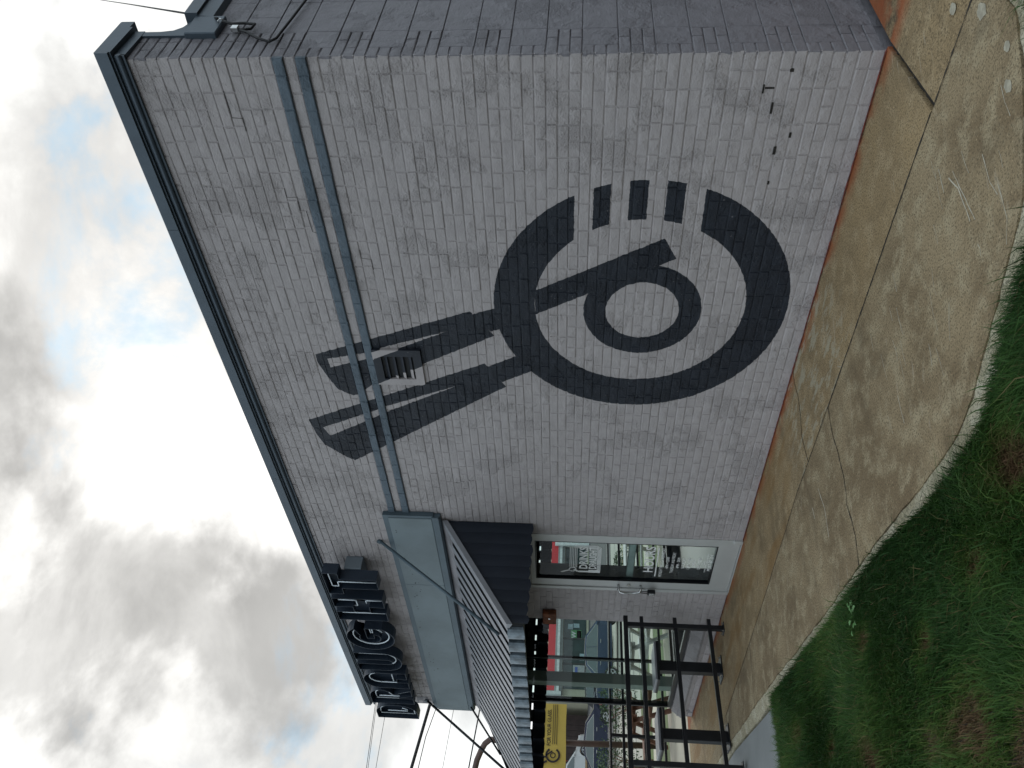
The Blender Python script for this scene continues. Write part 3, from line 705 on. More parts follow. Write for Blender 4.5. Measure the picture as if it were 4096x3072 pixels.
for (y0, y1, z) in blk:
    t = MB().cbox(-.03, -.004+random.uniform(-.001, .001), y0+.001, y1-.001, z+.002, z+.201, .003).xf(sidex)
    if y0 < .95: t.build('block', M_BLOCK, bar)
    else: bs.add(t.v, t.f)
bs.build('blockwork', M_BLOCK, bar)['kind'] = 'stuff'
# hairline crack bits and open joints on the long wall
cm = MB()
def zig(pts, w=.004):
    v = []; 
    for i, (x, z) in enumerate(pts):
        d = Vector(pts[min(i+1, len(pts)-1)])-Vector(pts[max(0, i-1)]); d.normalize(); nn = Vector((-d.y, d.x))*w/2
        v += [(x+nn.x, -.003, z+nn.y), (x-nn.x, -.003, z-nn.y)]
    cm.add(v, [(2*i, 2*i+1, 2*i+3, 2*i+2) for i in range(len(pts)-1)])
k0 = 54*CH
zig([(-.20, 55*CH), (-.33, 55*CH-.003), (-.37, 55*CH-.002), (-.375, 54*CH), (-.46, 54*CH+.003)], .005)
zig([(-.86, 52*CH), (-.93, 52*CH), (-.93, 51*CH), (-1.03, 51*CH+.002), (-1.035, 50*CH+.03), (-1.2, 50*CH+.025), (-1.21, 50*CH)], .004)
zig([(-1.35, 46*CH), (-1.42, 46*CH), (-1.43, 45*CH), (-1.52, 45*CH)], .004)
for x, z, w, hh in [(-.107, 7*CH, .018, .02), (-.33, 8*CH+.002, .065, .012), (-.60, 7*CH+.004, .05, .016), (-.215, 9*CH, .05, .008), (-.50, 6*CH, .03, .012), (-.82, 7*CH, .02, .01), (-.21, 8.5*CH, .006, .05)]:
    cm.box(x-w/2, x+w/2, -.0035, .004, z-hh/2, z+hh/2)
cm.build('mortar_hole', M_CRACK, bar)
# copings
def coping(x0, x1):
    c = MB(); pr = [(-.052, 4.312), (-.052, 4.388), (-.046, 4.394), (.372, 4.402), (.378, 4.394), (.378, 4.318), (.30, 4.318), (.30, 4.30), (-.035, 4.30), (-.035, 4.312)]
    c.prism(pr, 'x', x0, x1); return c
seams = [.055, -1.16, -3.92, -7.38, -8.995]
for a, c_ in zip(seams[:-1], seams[1:]): coping(c_+.003, a).build('coping', M_TRIM, bar)
t = MB(); t.tube([(.034, -.026, 4.268), (-8.985, -.026, 4.268)], .016, 8); t.box(-8.98, .024, -.018, .0, 4.238, 4.30)
t.box(.0, .024, -.01, .31, 4.238, 4.30)
t.build('coping_moulding', M_TRIM, bar)
fl = MB(); pts = [(.30, 4.25), (.302, 4.14), (.318, 4.065), (.36, 4.02), (.46, 3.985), (.46, 3.78), (.25, 3.78), (.25, 4.25)]
fl.prism(pts, 'x', -.26, .012).xf(sidex); fl.build('curved_flashing', M_TRIM, bar)
fl = MB(); fl.cbox(-.05, .035, .235, .455, 3.775, 3.97, .006).xf(sidex); fl.build('coping_end_box', M_TRIM, bar)
fl = MB(); fl.prism([(.052, 3.955), (.052, 4.035), (-.30, 4.045), (-.30, 3.955)], 'y', .46, 9.).xf(sidex); fl.build('side_coping', M_TRIM, bar)
fl = MB(); fl.prism([(.0, 3.84), (.03, 3.86), (.035, 3.955), (0, 3.955)], 'y', .46, 9.).xf(sidex); fl.build('side_coping_moulding', M_TRIM, bar)
# roof, floor and inner surfaces
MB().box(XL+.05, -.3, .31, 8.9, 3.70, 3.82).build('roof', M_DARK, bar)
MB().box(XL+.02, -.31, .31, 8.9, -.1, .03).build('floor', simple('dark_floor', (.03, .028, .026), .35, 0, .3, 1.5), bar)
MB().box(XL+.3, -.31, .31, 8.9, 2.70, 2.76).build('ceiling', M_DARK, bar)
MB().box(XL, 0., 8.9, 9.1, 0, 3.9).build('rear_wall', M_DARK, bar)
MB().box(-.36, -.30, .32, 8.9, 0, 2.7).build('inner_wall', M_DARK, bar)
b = MB()   # street end wall with two window openings
for y0, y1, z0, z1 in [(.0, 9.1, 2.62, TOP-.35), (.0, 9.1, -.4, .20), (1.75, 2.05, .2, 2.62), (3.7, 9.1, .2, 2.62)]:
    b.box(XL-.015, XL+.20, max(y0, .31) if z0 > 2.7 else y0, y1, z0, z1)
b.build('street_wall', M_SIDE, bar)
# shop window on the long wall: sill, frame, glass
M_SILLB = wall_paint('sill_brick_paint', False, (.20, .185, .185))
for i in range(3):    # sloping cast sill in three lengths
    x0 = XL+(WX1-XL)*i/3; x1 = XL+(WX1-XL)*(i+1)/3
    MB().prism([(-.030, .128), (-.030, .152), (.055, .262), (.0875, .262), (.0875, .128)], 'x', x0+.002, x1-.002).build('sill', M_SILLB, bar)
MB().box(WX0, WX1, -.018, .09, .10, .127).build('sill_bed', M_MORTAR, bar)
def window(axis, fix, spans, z0, z1, fw_, parent, nm='window'):
    f = MB(); a0, a1 = spans[0][0], spans[-1][1]
    def bx(a, c, za, zb, d=.045):
        if axis == 'x': f.box(a, c, fix-d/2, fix+d/2, za, zb)
        else: f.box(fix-d/2, fix+d/2, a, c, za, zb)
    bx(a0, a1, z0, z0+fw_); bx(a0, a1, z1-fw_, z1); bx(a0, a0+fw_, z0+fw_, z1-fw_); bx(a1-fw_, a1, z0+fw_, z1-fw_)
    for s in spans[:-1]: bx(s[1]-fw_/2, s[1]+fw_/2, z0+fw_, z1-fw_, .05)
    o = f.build(nm, M_BLACK, parent)
    for s in spans:
        g = MB()
        if axis == 'x': g.box(s[0]+fw_/2+.001, s[1]-fw_/2-.001, fix-.003, fix+.003, z0+fw_-.002, z1-fw_+.002)
        else: g.box(fix-.003, fix+.003, s[0]+fw_/2+.001, s[1]-fw_/2-.001, z0+fw_-.002, z1-fw_+.002)
        g.build('pane', M_GLASS, o)
    return o
window('x', .11, [(WX0+.03, WX1)], .285, WZ1, .034, bar)
window('y', XL+.03, [(.13, .72), (.72, 1.75)], .20, 2.62, .034, bar)
window('y', XL+.03, [(2.05, 3.7)], .20, 2.62, .034, bar)
MB().box(XL+.06, XL+.20, .30, .44, .2, 2.62).build('steel_column', simple('sage_painted_steel', (.22, .25, .22), .55, 0, .1, 2.), bar)
MB().cbox(WX0-.02, WX1-.0, .088, .13, .262, .284, .004).build('sill_trim', M_BLACK, bar)
# door
door = MB(); fx0, fx1 = DX0, DX1
f = MB(); f.box(fx0, fx0+.045, -.004, .10, .0, DZ); f.box(fx1-.045, fx1, -.004, .10, 0, DZ); f.box(fx0+.045, fx1-.045, -.004, .10, DZ-.05, DZ+.02)
f.build('door_frame', M_DOORF, bar)
f = MB(); lx0, lx1 = fx0+.050, fx1-.050; gx0, gx1, gz0, gz1 = -5.59, -4.885, .21, 1.995
f.box(lx0, gx0, .008, .052, .012, DZ-.055); f.box(gx1, lx1, .008, .052, .012, DZ-.055); f.box(gx0, gx1, .008, .052, .012, gz0); f.box(gx0, gx1, .008, .052, gz1, DZ-.055)
dr = f.build('door', M_DOORF, bar)
g = MB(); g.box(gx0, gx0+.010, .0065, .05, gz0, gz1); g.box(gx1-.008, gx1, .0065, .05, gz0, gz1); g.box(gx0+.01, gx1-.008, .0065, .05, gz0, gz0+.012); g.box(gx0+.01, gx1-.008, .0065, .05, gz1-.01, gz1)
g.build('gasket', M_BLACK, dr)
MB().box(gx0+.01, gx1-.008, .026, .032, gz0+.012, gz1-.01).build('glass', M_DOORGLASS, dr)
MB().cbox(gx0-.02, gx1+.02, .062, .10, .985, 1.06, .008).build('push_bar', simple('push_bar_aluminium', (.30, .36, .34), .4, .5), dr)
MB().tube([(-5.665, .01, 1.135), (-5.672, -.045, 1.135), (-5.690, -.062, 1.12), (-5.700, -.066, 1.07), (-5.700, -.066, .97), (-5.690, -.062, .92), (-5.672, -.045, .905), (-5.665, .01, .905)], .0125, 8).build('handle', M_CHROME, dr)
MB().cyl((-5.655, 1.03), .018, -.004, .012, 'y').build('lock_cylinder', M_CHROME, dr)
MB().cbox(-4.80, -4.745, -.026, .03, .0, .085, .006).build('hinge', M_DOORF, dr)
MB().box(lx0, lx1, -.012, .10, -.004, .008).build('threshold', M_DOORF, bar)
# lettering on the door glass
L = dr; yg = .0245
lettering('lettering', 'HOURS', (-5.42, yg, .80), .098, .47, M_WHITE, L, FRONT, .02)
MB().box(-5.50, -4.965, yg-.001, yg, .766, .779).build('rule_line', M_WHITE, L)
for s, x, z, hh, w in [('MONDAY THROUGH WEDNESDAY', -5.50, .706, .032, .53), ('4PM - 12AM', -5.34, .652, .032, .21), ('THURSDAY AND FRIDAY', -5.42, .598, .032, .38), ('4PM - 2AM', -5.33, .545, .032, .20),
                       ('SATURDAY', -5.33, .492, .032, .19), ('12PM - 2AM', -5.34, .440, .032, .205), ('SUNDAY', -5.30, .390, .032, .14), ('12PM - 12AM', -5.34, .335, .032, .21), ('CLOSED', -5.27, .300, .016, .085),
                       ('THANKSGIVING AND CHRISTMAS', -5.39, .276, .016, .34), ('MUST BE 21+', -5.36, .228, .038, .30)]:
    lettering('lettering', s, (x, yg, z), hh, w, M_WHITE, L, FRONT, .01)
lettering('lettering', 'DRINKS', (-5.40, yg, 1.463), .088, .40, M_WHITE, L, FRONT, .03)
lettering('lettering', 'DRAUGHT', (-5.40, yg, 1.375), .078, .40, M_WHITE, L, FRONT, .03)
lg = MB()     # line drawing of a glass under a tap
def ln(pts, w):
    for a, c_ in zip(pts[:-1], pts[1:]): lg.quadbar((a[0], yg, a[1]), (c_[0], yg, c_[1]), .0015, w, up=(0, 0, 1)) if abs(a[0]-c_[0]) > abs(a[1]-c_[1]) else lg.quadbar((a[0], yg, a[1]), (c_[0], yg, c_[1]), .0015, w, up=(1, 0, 0))
lg.box(-5.472, -5.42, yg-.001, yg, 1.335, 1.455)
ln([(-5.455, 1.45), (-5.455, 1.56)], .03); ln([(-5.455, 1.56), (-5.42, 1.60)], .025)
for dxx in (0, .014, .028, .042): ln([(-5.44, 1.337+dxx*.7), (-5.01+dxx*.0-dxx, 1.337+dxx*.7), (-4.972-dxx, 1.375), (-4.972-dxx, 1.60)], .007)
for dz_ in (.0, .016, .032, .05, .068): ln([(-5.38, 1.575+dz_), (-5.0, 1.575+dz_)], .007)
lg.tube([(-5.415+.036*math.cos(a*math.pi/10), yg, 1.615+.036*math.sin(a*math.pi/10)) for a in range(20)], .006, 4, closed=True)
ln([(-5.435, 1.655), (-5.475, 1.735)], .018)
lg.build('glass_emblem', M_WHITE, dr)
# lock box hanging on the handle
lk = thing('lock_box', 'small black key lock box with silver face hanging from the door handle', 'lock box', (-5.70, -.05, .80))
MB().cbox(-.028, .028, -.022, .022, -.045, .035, .006).build('case', M_BLACK, lk)
MB().cbox(-.018, .020, -.027, -.0225, -.038, .022, .002).build('face_plate', M_CHROME, lk)
MB().tube([(-.017, 0, .03), (-.017, 0, .085), (-.010, 0, .105), (.010, 0, .105), (.017, 0, .085), (.017, 0, .03)], .0045, 6).build('shackle', M_BLACK, lk)
# louvred vent, painted over with the mural
vt = MB(); a, c_, z0, z1 = -2.660, -2.280, 2.812, 3.190
vt.box(a, c_, -.024, -.0025, z0, 2.876); vt.box(a, c_, -.024, -.0025, 3.126, z1); vt.box(a, -2.594, -.024, -.0025, 2.876, 3.126); vt.box(-2.348, c_, -.024, -.0025, 2.876, 3.126)
vo = vt.build('vent', M_VENT, bar)
MB().box(-2.594, -2.348, -.0045, -.0028, 2.876, 3.126).build('vent_shade_plate', M_DARK, vo)  # flat dark plate standing in for the shade behind the louvres
for i in range(4):
    z = 2.892+i*.0625
    MB().add([(-2.592, -.0225, z), (-2.35, -.0225, z), (-2.35, -.006, z+.024), (-2.592, -.006, z+.024), (-2.592, -.021, z-.003), (-2.35, -.021, z-.003), (-2.35, -.0055, z+.019), (-2.592, -.0055, z+.019)], [(0, 1, 2, 3), (7, 6, 5, 4), (0, 4, 5, 1), (3, 2, 6, 7), (0, 3, 7, 4), (1, 5, 6, 2)]).build('louvre', M_VENT, vo)
# flat sheet fascia above the awning
for x0, x1 in ((-5.70, -4.475), (-8.99, -5.704)):
    MB().cbox(x0, x1, -.062, -.005, 2.965, 3.385, .004).build('fascia_panel', M_FASCIA, bar)
MB().box(-8.98, -4.44, -.05, -.0055, 3.387, 3.44).build('fascia_trim', M_FASCIA_TRIM, bar)
MB().box(-4.472, -4.435, -.055, -.004, 2.95, 3.40).build('fascia_end', M_FASCIA_TRIM, bar)
g = MB(); g.prism([(-.0635, 2.962), (-.0635, 2.90), (-.03, 2.885), (-.005, 2.885), (-.005, 2.962)], 'x', -8.985, -4.45); g.build('fascia_gutter', M_FASCIA_TRIM, bar)
chips = MB()
for i in range(46):
    x = -8.9+4.3*random.random()**.8; z = 3.30-.03*math.sin(x*3)+random.gauss(0, .022); s = random.uniform(.004, .016); chips.add([(x, -.0635, z), (x+s, -.0635, z+s*.2), (x+s*.7, -.0635, z+s*random.uniform(.5, 1.4)), (x-s*.1, -.0635, z+s*.7)], [(0, 1, 2, 3)])
chips.build('paint_chip', M_CRACK, bar)
# ------------------------------------------------------------------ awning
aw = thing('awning', 'corrugated dark metal awning with ribbed skirt over the door and shop window', 'awning')
AX0, AX1, AY = -9.32, -4.585, -1.05
SL = .66
def rz(y): return 2.865+SL*y
M_ROOF = simple('ribbed_roof_metal', (.25, .255, .275), .42, .35, .08, 2., .1, 50)
M_GROOVE = simple('shaded_roof_metal', (.012, .014, .017), .7, .1, .3, 8.)  # groove shade painted in: near-black sheet below the ribs
M_SKIRT = simple('galvanised_skirt', (.125, .155, .18), .34, .40, .45, 9., .25, 25)
M_RUSTY = simple('stained_flashing', (.215, .205, .215), .55, .25, .3, 6., .3, 60)
def hipx(y): return -8.80 if y > -.30 else -8.80+(y+.30)*(.52/.75)   # ragged street end
per = .215; x = AX1; pan = MB(); i = 0
pan_poly = [(AX1+.0, -.075), (AX1, AY+.005), (AX0, AY+.005), (-8.80, -.30), (-8.80, -.075)]
def onroof(x, y, dz=0.): return (x, y, rz(y)+dz)
pan.add([onroof(a, c_, -.010) for a, c_ in pan_poly]+[onroof(a, c_, -.016) for a, c_ in pan_poly], [(0, 1, 2, 3, 4), (9, 8, 7, 6, 5), (0, 5, 6, 1), (1, 6, 7, 2), (2, 7, 8, 3), (3, 8, 9, 4), (4, 9, 5, 0)])
pan.build('roof_pan', M_GROOVE, aw)
while x > AX0+.05:
    xa = x; xb = x-per*.52
    def yt(xx): return -.115 if xx > -8.80 else -.30+(xx+8.80)/(.52/.75)
    r = MB(); y0a, y0b = yt(xa), yt(xb)
    if min(y0a, y0b) < AY+.03: break
    A = [onroof(xa, y0a, .008), onroof(xa-.002, y0a, .012), onroof(xb+.002, y0b, .012), onroof(xb, y0b, .008)]
    ye = AY-.012
    B = [onroof(xa, ye, .008), onroof(xa-.002, ye, .012), onroof(xb+.002, ye, .012), onroof(xb, ye, .008)]
    r.add(A+B, [(0, 1, 5, 4), (1, 2, 6, 5), (2, 3, 7, 6), (3, 0, 4, 7), (0, 3, 2, 1), (4, 5, 6, 7)])
    r.build('roof_rib', M_ROOF, aw); x -= per
fl = MB(); fl.add([(-8.86, -.004, 2.885), (AX1+.03, -.004, 2.885), (AX1+.03, -.125, rz(-.125)+.0135), (-8.82, -.125, rz(-.125)+.0135), (-8.86, -.004, 2.86), (AX1+.03, -.004, 2.86), (AX1+.03, -.125, rz(-.125)-.0), (-8.82, -.125, rz(-.125)-.0)],
    [(0, 1, 2, 3), (7, 6, 5, 4), (0, 4, 5, 1), (3, 2, 6, 7), (0, 3, 7, 4), (1, 5, 6, 2)]); fl.build('wall_flashing', M_RUSTY, aw)
# end trim along the sloping edge
e = MB(); e.add([onroof(AX1+.045, -.02, .022), onroof(AX1-.03, -.02, .024), onroof(AX1-.03, AY-.02, .024), onroof(AX1+.045, AY-.02, .022), onroof(AX1+.045, -.02, -.03), onroof(AX1-.03, -.02, -.0), onroof(AX1-.03, AY-.02, -.0), onroof(AX1+.045, AY-.02, -.03)],
    [(0, 1, 2, 3), (7, 6, 5, 4), (0, 4, 5, 1), (3, 2, 6, 7), (0, 3, 7, 4), (1, 5, 6, 2)]); e.build('edge_trim', M_ROOF, aw)
# gable: dark ribbed panels closing the near end
yy = -.004; k = 0
while yy > AY+.02:
    y2 = max(yy-.118, AY+.01); zb = 2.006
    n_ = 6; v = []; 
    for s in range(n_+1):
        y = yy+(y2-yy)*s/n_; dx = .0035*math.sin(math.pi*s/n_); zlow = zb-.018*max(0, math.sin(math.pi*s/n_)-.3)+.008*math.sin(k*2.1)
        for off in (0, -.004): v += [(AX1+.012+dx+off, y, zlow), (AX1+.012+dx+off, y, rz(y)-.012)]
    f = []
    for s in range(n_):
        a = 4*s; f += [(a, a+4, a+5, a+1), (a+2, a+3, a+7, a+6), (a, a+2, a+6, a+4), (a+1, a+5, a+7, a+3)]
    f += [(0, 1, 3, 2), (4*n_, 4*n_+2, 4*n_+3, 4*n_+1)]
    MB().add(v, f).build('gable_panel', M_DARKSHEET, aw); yy = y2-.002; k += 1
# ribbed skirt along the front and round the street end
def skirt_piece(p0, p1, out, z1, z0, mat, nm='skirt_panel'):
    p0, p1, out = Vector(p0), Vector(p1), Vector(out); v = []; n_ = 8
    prof = [-.3, -.3, .45, .85, 1, 1, .85, .45, -.3]; tpos = [0, .07, .09, .2, .42, .68, .88, .985, 1]
    for s in range(n_+1):
        q = p0.lerp(p1, tpos[s]); d = .040*prof[s]
        for off in (0, -.004):
            w = q+out*(d+off); v += [(w.x, w.y, z0-.012*prof[s]), (w.x, w.y, z1)]
    f = []
    for s in range(n_):
        a = 4*s; f += [(a, a+4, a+5, a+1), (a+2, a+3, a+7, a+6), (a, a+2, a+6, a+4), (a+1, a+5, a+7, a+3)]
    f += [(0, 1, 3, 2), (4*n_, 4*n_+2, 4*n_+3, 4*n_+1)]
    return MB().add(v, f).build(nm, mat, aw)
x = AX1; SP = .2475
MB().box(AX0, AX1, AY+.004, AY+.010, 2.045, rz(AY)).build('skirt_backing', M_GROOVE, aw)  # dark strip painted in as the shade between skirt panels
while x > AX0+.01:
    x2 = max(x-SP, AX0); skirt_piece((x-.030, AY-.004), (x2+.030, AY-.004), (0, -1), rz(AY)+.004, 2.038, M_SKIRT); x = x2
y = AY
while y < 3.9:
    y2 = y+SP*.8; skirt_piece((AX0-.0, y), (AX0, y2), (-1, 0), 2.105, 1.955, M_DARKSHEET, 'street_skirt_panel'); y = y2
MB().box(AX0-.01, AX0+.02, AY+.03, 3.9, 2.142, 2.215).build('street_beam', M_DARK, aw)
y = AY
bt = MB()
while y < 3.9:
    bt.box(AX0-.008, AX0+.018, y, y+.155+random.uniform(-.012, .012), 2.100, 2.152); bt.box(AX0-.008, AX0+.018, y, y+.255, 2.100, 2.118); y += .255
bt.build('beam_block', M_DARK, aw)
MB().box(AX0-.005, AX0+.03, AY+.03, 3.9, 2.213, 2.26).build('street_beam', M_DARK, aw)
# street side roof slope, soffit boards
s = MB(); s.add([(AX0-.03, AY, 2.235), (AX0-.03, 3.9, 2.235), (-8.97, 3.9, 2.80), (-8.97, -.02, 2.80), (AX0-.03, AY, 2.225), (AX0-.03, 3.9, 2.225), (-8.97, 3.9, 2.79), (-8.97, -.02, 2.79)], [(0, 1, 2, 3), (7, 6, 5, 4), (0, 4, 5, 1), (1, 5, 6, 2), (2, 6, 7, 3), (3, 7, 4, 0)])
s.build('street_roof', M_GROOVE, aw)
MB().box(AX0+.03, AX1-.03, AY+.02, -.005, 2.145, 2.16).build('soffit', M_DARK, aw)
# stay rods from the wall to the front edge
for x0, zz in ((-4.97, 3.555), (-8.848, 3.536)):
    MB().tube([(x0, -.004, zz), (x0-.045, -.93, rz(-.93)+.03)], .017, 8).build('stay_rod', M_FASCIA_TRIM if x0 > -5 else M_BLACK, aw)
    MB().cyl((x0, zz), .028, -.02, -.001, 'y', 10).build('rod_bracket', M_FASCIA_TRIM, aw)
MB().tube([(-8.86, -.06, 2.93), (-9.02, -.60, 2.50)], .013, 6).build('end_brace', M_BLACK, aw)

# ------------------------------------------------------------------ DRAUGHT channel letters
sg = thing('channel_letter_sign', 'dark open-face channel letters reading DRAUGHT with unlit neon tubes above the awning', 'sign')
H = .545; ZB = 3.598
def arc(cx, cz, rx, rz_, a0, a1, n=10): return [(cx+rx*math.cos(R(a0+(a1-a0)*i/n)), cz+rz_*math.sin(R(a0+(a1-a0)*i/n))) for i in range(n+1)]
LET = {
 'T': (.40, [(0, .385), (0, H), (.40, H), (.40, .385), (.290, .385), (.290, 0), (.110, 0), (.110, .385)],
      [[(.36, .44), (.36, .50), (.10, .50), (.09, .49), (.09, .43), (.165, .43), (.175, .42), (.175, .03)]]),
 'H': (.46, [(0, 0), (0, H), (.175, H), (.175, .345), (.285, .345), (.285, H), (.46, H), (.46, 0), (.285, 0), (.285, .165), (.175, .165), (.175, 0)],
      [[(.09, .50), (.09, .03)], [(.36, .50), (.36, .32), (.35, .305), (.25, .305), (.25, .34)], [(.36, .03), (.36, .19), (.35, .20), (.30, .20)]]),
 'G': (.54, arc(.27, H/2, .27, H/2, 35, 325, 22)+[(.49, .16), (.50, .31), (.27, .31), (.27, .22), (.36, .22)]+arc(.28, H/2, .11, .12, 300, 60, 10)[::1],
      [arc(.27, H/2, .21, .205, 60, 300, 16), [(.45, .27), (.33, .27), (.33, .245), (.43, .245)]+arc(.30, .25, .13, .12, 0, -70, 6)]),
 'U': (.44, [(0, H), (.165, H), (.165, .16)]+arc(.22, .16, .055, .05, 180, 360, 6)+[(.275, H), (.44, H), (.44, .20)]+arc(.22, .20, .22, .20, 0, -180, 14),
      [[(.085, .50), (.085, .20)]+arc(.22, .20, .135, .125, 180, 360, 10)+[(.355, .50)]]),
 'A': (.42, [(0, 0), (0, .34)]+arc(.21, .34, .21, .205, 180, 0, 14)+[(.42, 0), (.255, 0), (.255, .13), (.165, .13), (.165, 0)],
      [[(.08, .03), (.08, .34)]+arc(.21, .34, .13, .14, 180, 0, 10)+[(.34, .03)], [(.12, .19), (.30, .19)]]),
 'R': (.40, [(0, 0), (0, H), (.20, H)]+arc(.20, .385, .20, .16, 90, -70, 12)+[(.40, 0), (.235, 0), (.175, .17), (.165, .17), (.165, 0)],
      [[(.08, .03), (.08, .48), (.20, .48)]+arc(.20, .385, .12, .095, 90, -80, 8)+[(.17, .27), (.30, .03)], [(.14, .44), (.14, .03)]]),
 'D': (.42, [(0, 0), (0, H), (.17, H)]+arc(.17, H/2, .25, H/2, 90, -90, 18),
      [[(.07, .04), (.07, .50), (.17, .50)]+arc(.17, H/2, .17, .225, 90, -90, 12)+[(.08, .05)], [(.15, .40), (.15, .14), (.20, .14), (.24, .2)]]),
}
xpos = {'D': -8.83, 'R': -8.355, 'A': -7.885, 'U': -7.385, 'G': -6.84, 'H': -6.145, 'T': -5.588}
for ch in 'DRAUGHT':
    w, out, tubes = LET[ch]
    y1, y2 = -.148, -.268
    bm = bmesh.new(); vs_ = [bm.verts.new((p[0], y1, p[1])) for p in out]; fc = bm.faces.new(vs_); bmesh.ops.triangulate(bm, faces=[fc]); m_ = MB().bm(bm)
    bm = bmesh.new(); vs_ = [bm.verts.new((p[0], y1-.003, p[1])) for p in out]; fc = bm.faces.new(vs_); bmesh.ops.triangulate(bm, faces=[fc]); m_.bm(bm)
    n_ = len(out); A2 = sum(out[i][0]*out[(i+1) % n_][1]-out[(i+1) % n_][0]*out[i][1] for i in range(n_)); sgn = 1 if A2 > 0 else -1
    off = []
    for i in range(n_):
        a, b_, c_ = Vector(out[i-1]), Vector(out[i]), Vector(out[(i+1) % n_]); d = ((b_-a).normalized()+(c_-b_).normalized())
        d = d.normalized() if d.length > 1e-5 else Vector((1, 0)); off.append(b_+Vector((-d.y, d.x))*sgn*.005)
    for i in range(n_):
        j = (i+1) % n_
        v = [(*[out[i][0]], y1, out[i][1]), (out[j][0], y1, out[j][1]), (out[j][0], y2, out[j][1]), (out[i][0], y2, out[i][1]),
             (off[i].x, y1, off[i].y), (off[j].x, y1, off[j].y), (off[j].x, y2, off[j].y), (off[i].x, y2, off[i].y)]
        m_.add(v, [(0, 1, 2, 3), (7, 6, 5, 4), (3, 2, 6, 7)])
    bm = bmesh.new(); bm.free()
    o = m_.build('letter', M_NAVYCAN, sg, (xpos[ch], 0, ZB)); o['label'] = 'channel letter '+ch
    for tb in tubes: MB().tube([(p[0], -.225, p[1]) for p in tb], .0075, 6).build('neon_tube', M_NEON, o)
for x0, x1, z0, z1 in ((-5.56, -5.275, 3.776, 3.955), (-8.60, -6.7, 3.78, 3.93)):
    MB().cbox(x0, x1, -.146, -.002, z0, z1, .004).build('mounting_box', M_GREYBOX, sg)

# rusty box lamp on the pillar under the awning
lb = thing('junction_box', 'rusty orange square box on the brick pillar left of the door under the awning', 'box', (-6.32, 0, 1.86))
MB().cbox(-.135, .10, -.065, -.004, -.075, .075, .008).build('case', M_RUST, lb)
MB().cyl((0, 0), .012, -.07, -.0655, 'y', 8).build('screw', M_CHROME, lb)

# ------------------------------------------------------------------ railings and standing tables
def railing(name, label, p0, p1, posts, zs, z_ground, wd=.04):
    d = Vector((p1[0]-p0[0], p1[1]-p0[1])); L_ = d.length; d.normalize()
    t = thing(name, label, 'railing', (p0[0], p0[1], z_ground)); 
    for (z, ww) in zs: MB().quadbar((d.x*-.06, d.y*-.06, z), (d.x*(L_+.06), d.y*(L_+.06), z), ww).build('rail', M_BLACK, t)
    for s in posts:
        c = d*s
        MB().cbox(c.x-.025, c.x+.025, c.y-.025, c.y+.025, 0, zs[0][0]-.02, .003).build('post', M_BLACK, t)
        MB().cbox(c.x-.055, c.x+.055, c.y-.055, c.y+.055, -.002, .008, .002).build('base_plate', M_BLACK, t)
        bo = MB()
        for a in (-1, 1):
            for c2_ in (-1, 1): bo.cyl((c.x+a*.042, c.y+c2_*.042), .006, .008, .026, 'z', 6)
        bo.build('anchor_bolts', M_CHROME, t)
    return t
railing('railing', 'black steel tube railing running out from the pillar across the walk', (-6.18, -.135), (-5.95, -2.65), [.04, 1.52, 2.45], [(1.035, .046), (.865, .038), (.510, .038), (.150, .038)], 0.)
def table(x, y, label):
    t = thing('standing_table', label, 'table', (x, y, 0), group='standing tables by the railing')
    MB().cbox(-.045, .045, -.055, .055, .01, .70, .004).build('column', M_BLACK, t)
    o = MB().cbox(-.17, .17, -.215, .215, .70, .722, .003); o.build('table_top', M_LIGHTPLATE, t)
    MB().cbox(-.172, .172, -.217, .217, .675, .6995, .003).build('apron_frame', M_BLACK, t)
    MB().cbox(-.10, .10, -.12, .12, 0, .012, .002).build('base_plate', M_BLACK, t)
    for a in (-1, 1):
        for c_ in (-1, 1): MB().cyl((a*.078, c_*.098), .009, .012, .035, 'z', 8).build('bolt', M_CHROME, t)
    return t
table(-6.565, -.452, 'black drink table on a square column, between the pillar and the outer table')
table(-6.59, -1.165, 'black drink table on a square column, farther from the wall, beside the apron')
railing('railing', 'far black patio railing with pale top edge beyond the street end window', (-11.9, -6.), (-12.1, 9.), [.5, 2.6, 4.7, 6.85, 9., 11.1, 13.2, 14.8], [(1.08, .045), (.86, .045), (.50, .04), (.18, .04)], -.16)
MB().box(-11.87, -11.83, -1.3, 9., .930, .945).build('rail_cap', M_CHROME, bpy.data.objects['railing.001'] if 'railing.001' in bpy.data.objects else None)
o = bpy.data.objects['rail_cap']; o.location = (11.9, 6., .16)

# ------------------------------------------------------------------ picnic tables beyond the window
def picnic(x, y, rz_, mat, label, L_=1.7):
    z = zt(x); t = thing('picnic_table', label, 'picnic table', (x, y, z), rz_, group=None)
    for i in range(5): MB().cbox(-.36+i*.145, -.225+i*.145, -L_/2, L_/2, .70, .735, .003).build('top_plank', mat, t)
    for s in (-1, 1):
        for i in range(2): MB().cbox(s*.62+(i-.5)*.14-.065, s*.62+(i-.5)*.14+.065, -L_/2, L_/2, .42, .45, .003).build('bench_plank', mat, t)
        yy = s*(L_/2-.25)
        MB().quadbar((-.62, yy, 0), (-.2, yy, .70), .08, .04).build('leg', mat, t); MB().quadbar((.62, yy, 0), (.2, yy, .70), .08, .04).build('leg', mat, t)
        MB().quadbar((-.72, yy+.04, .40), (.72, yy+.04, .40), .035, .08).build('bench_beam', mat, t); MB().quadbar((-.34, yy+.04, .66), (.34, yy+.04, .66), .035, .08).build('top_beam', mat, t)
    return t
picnic(-13.3, 1.62, R(10), M_WOOD, 'brown wooden picnic table seen just past the corner of the window', .75)
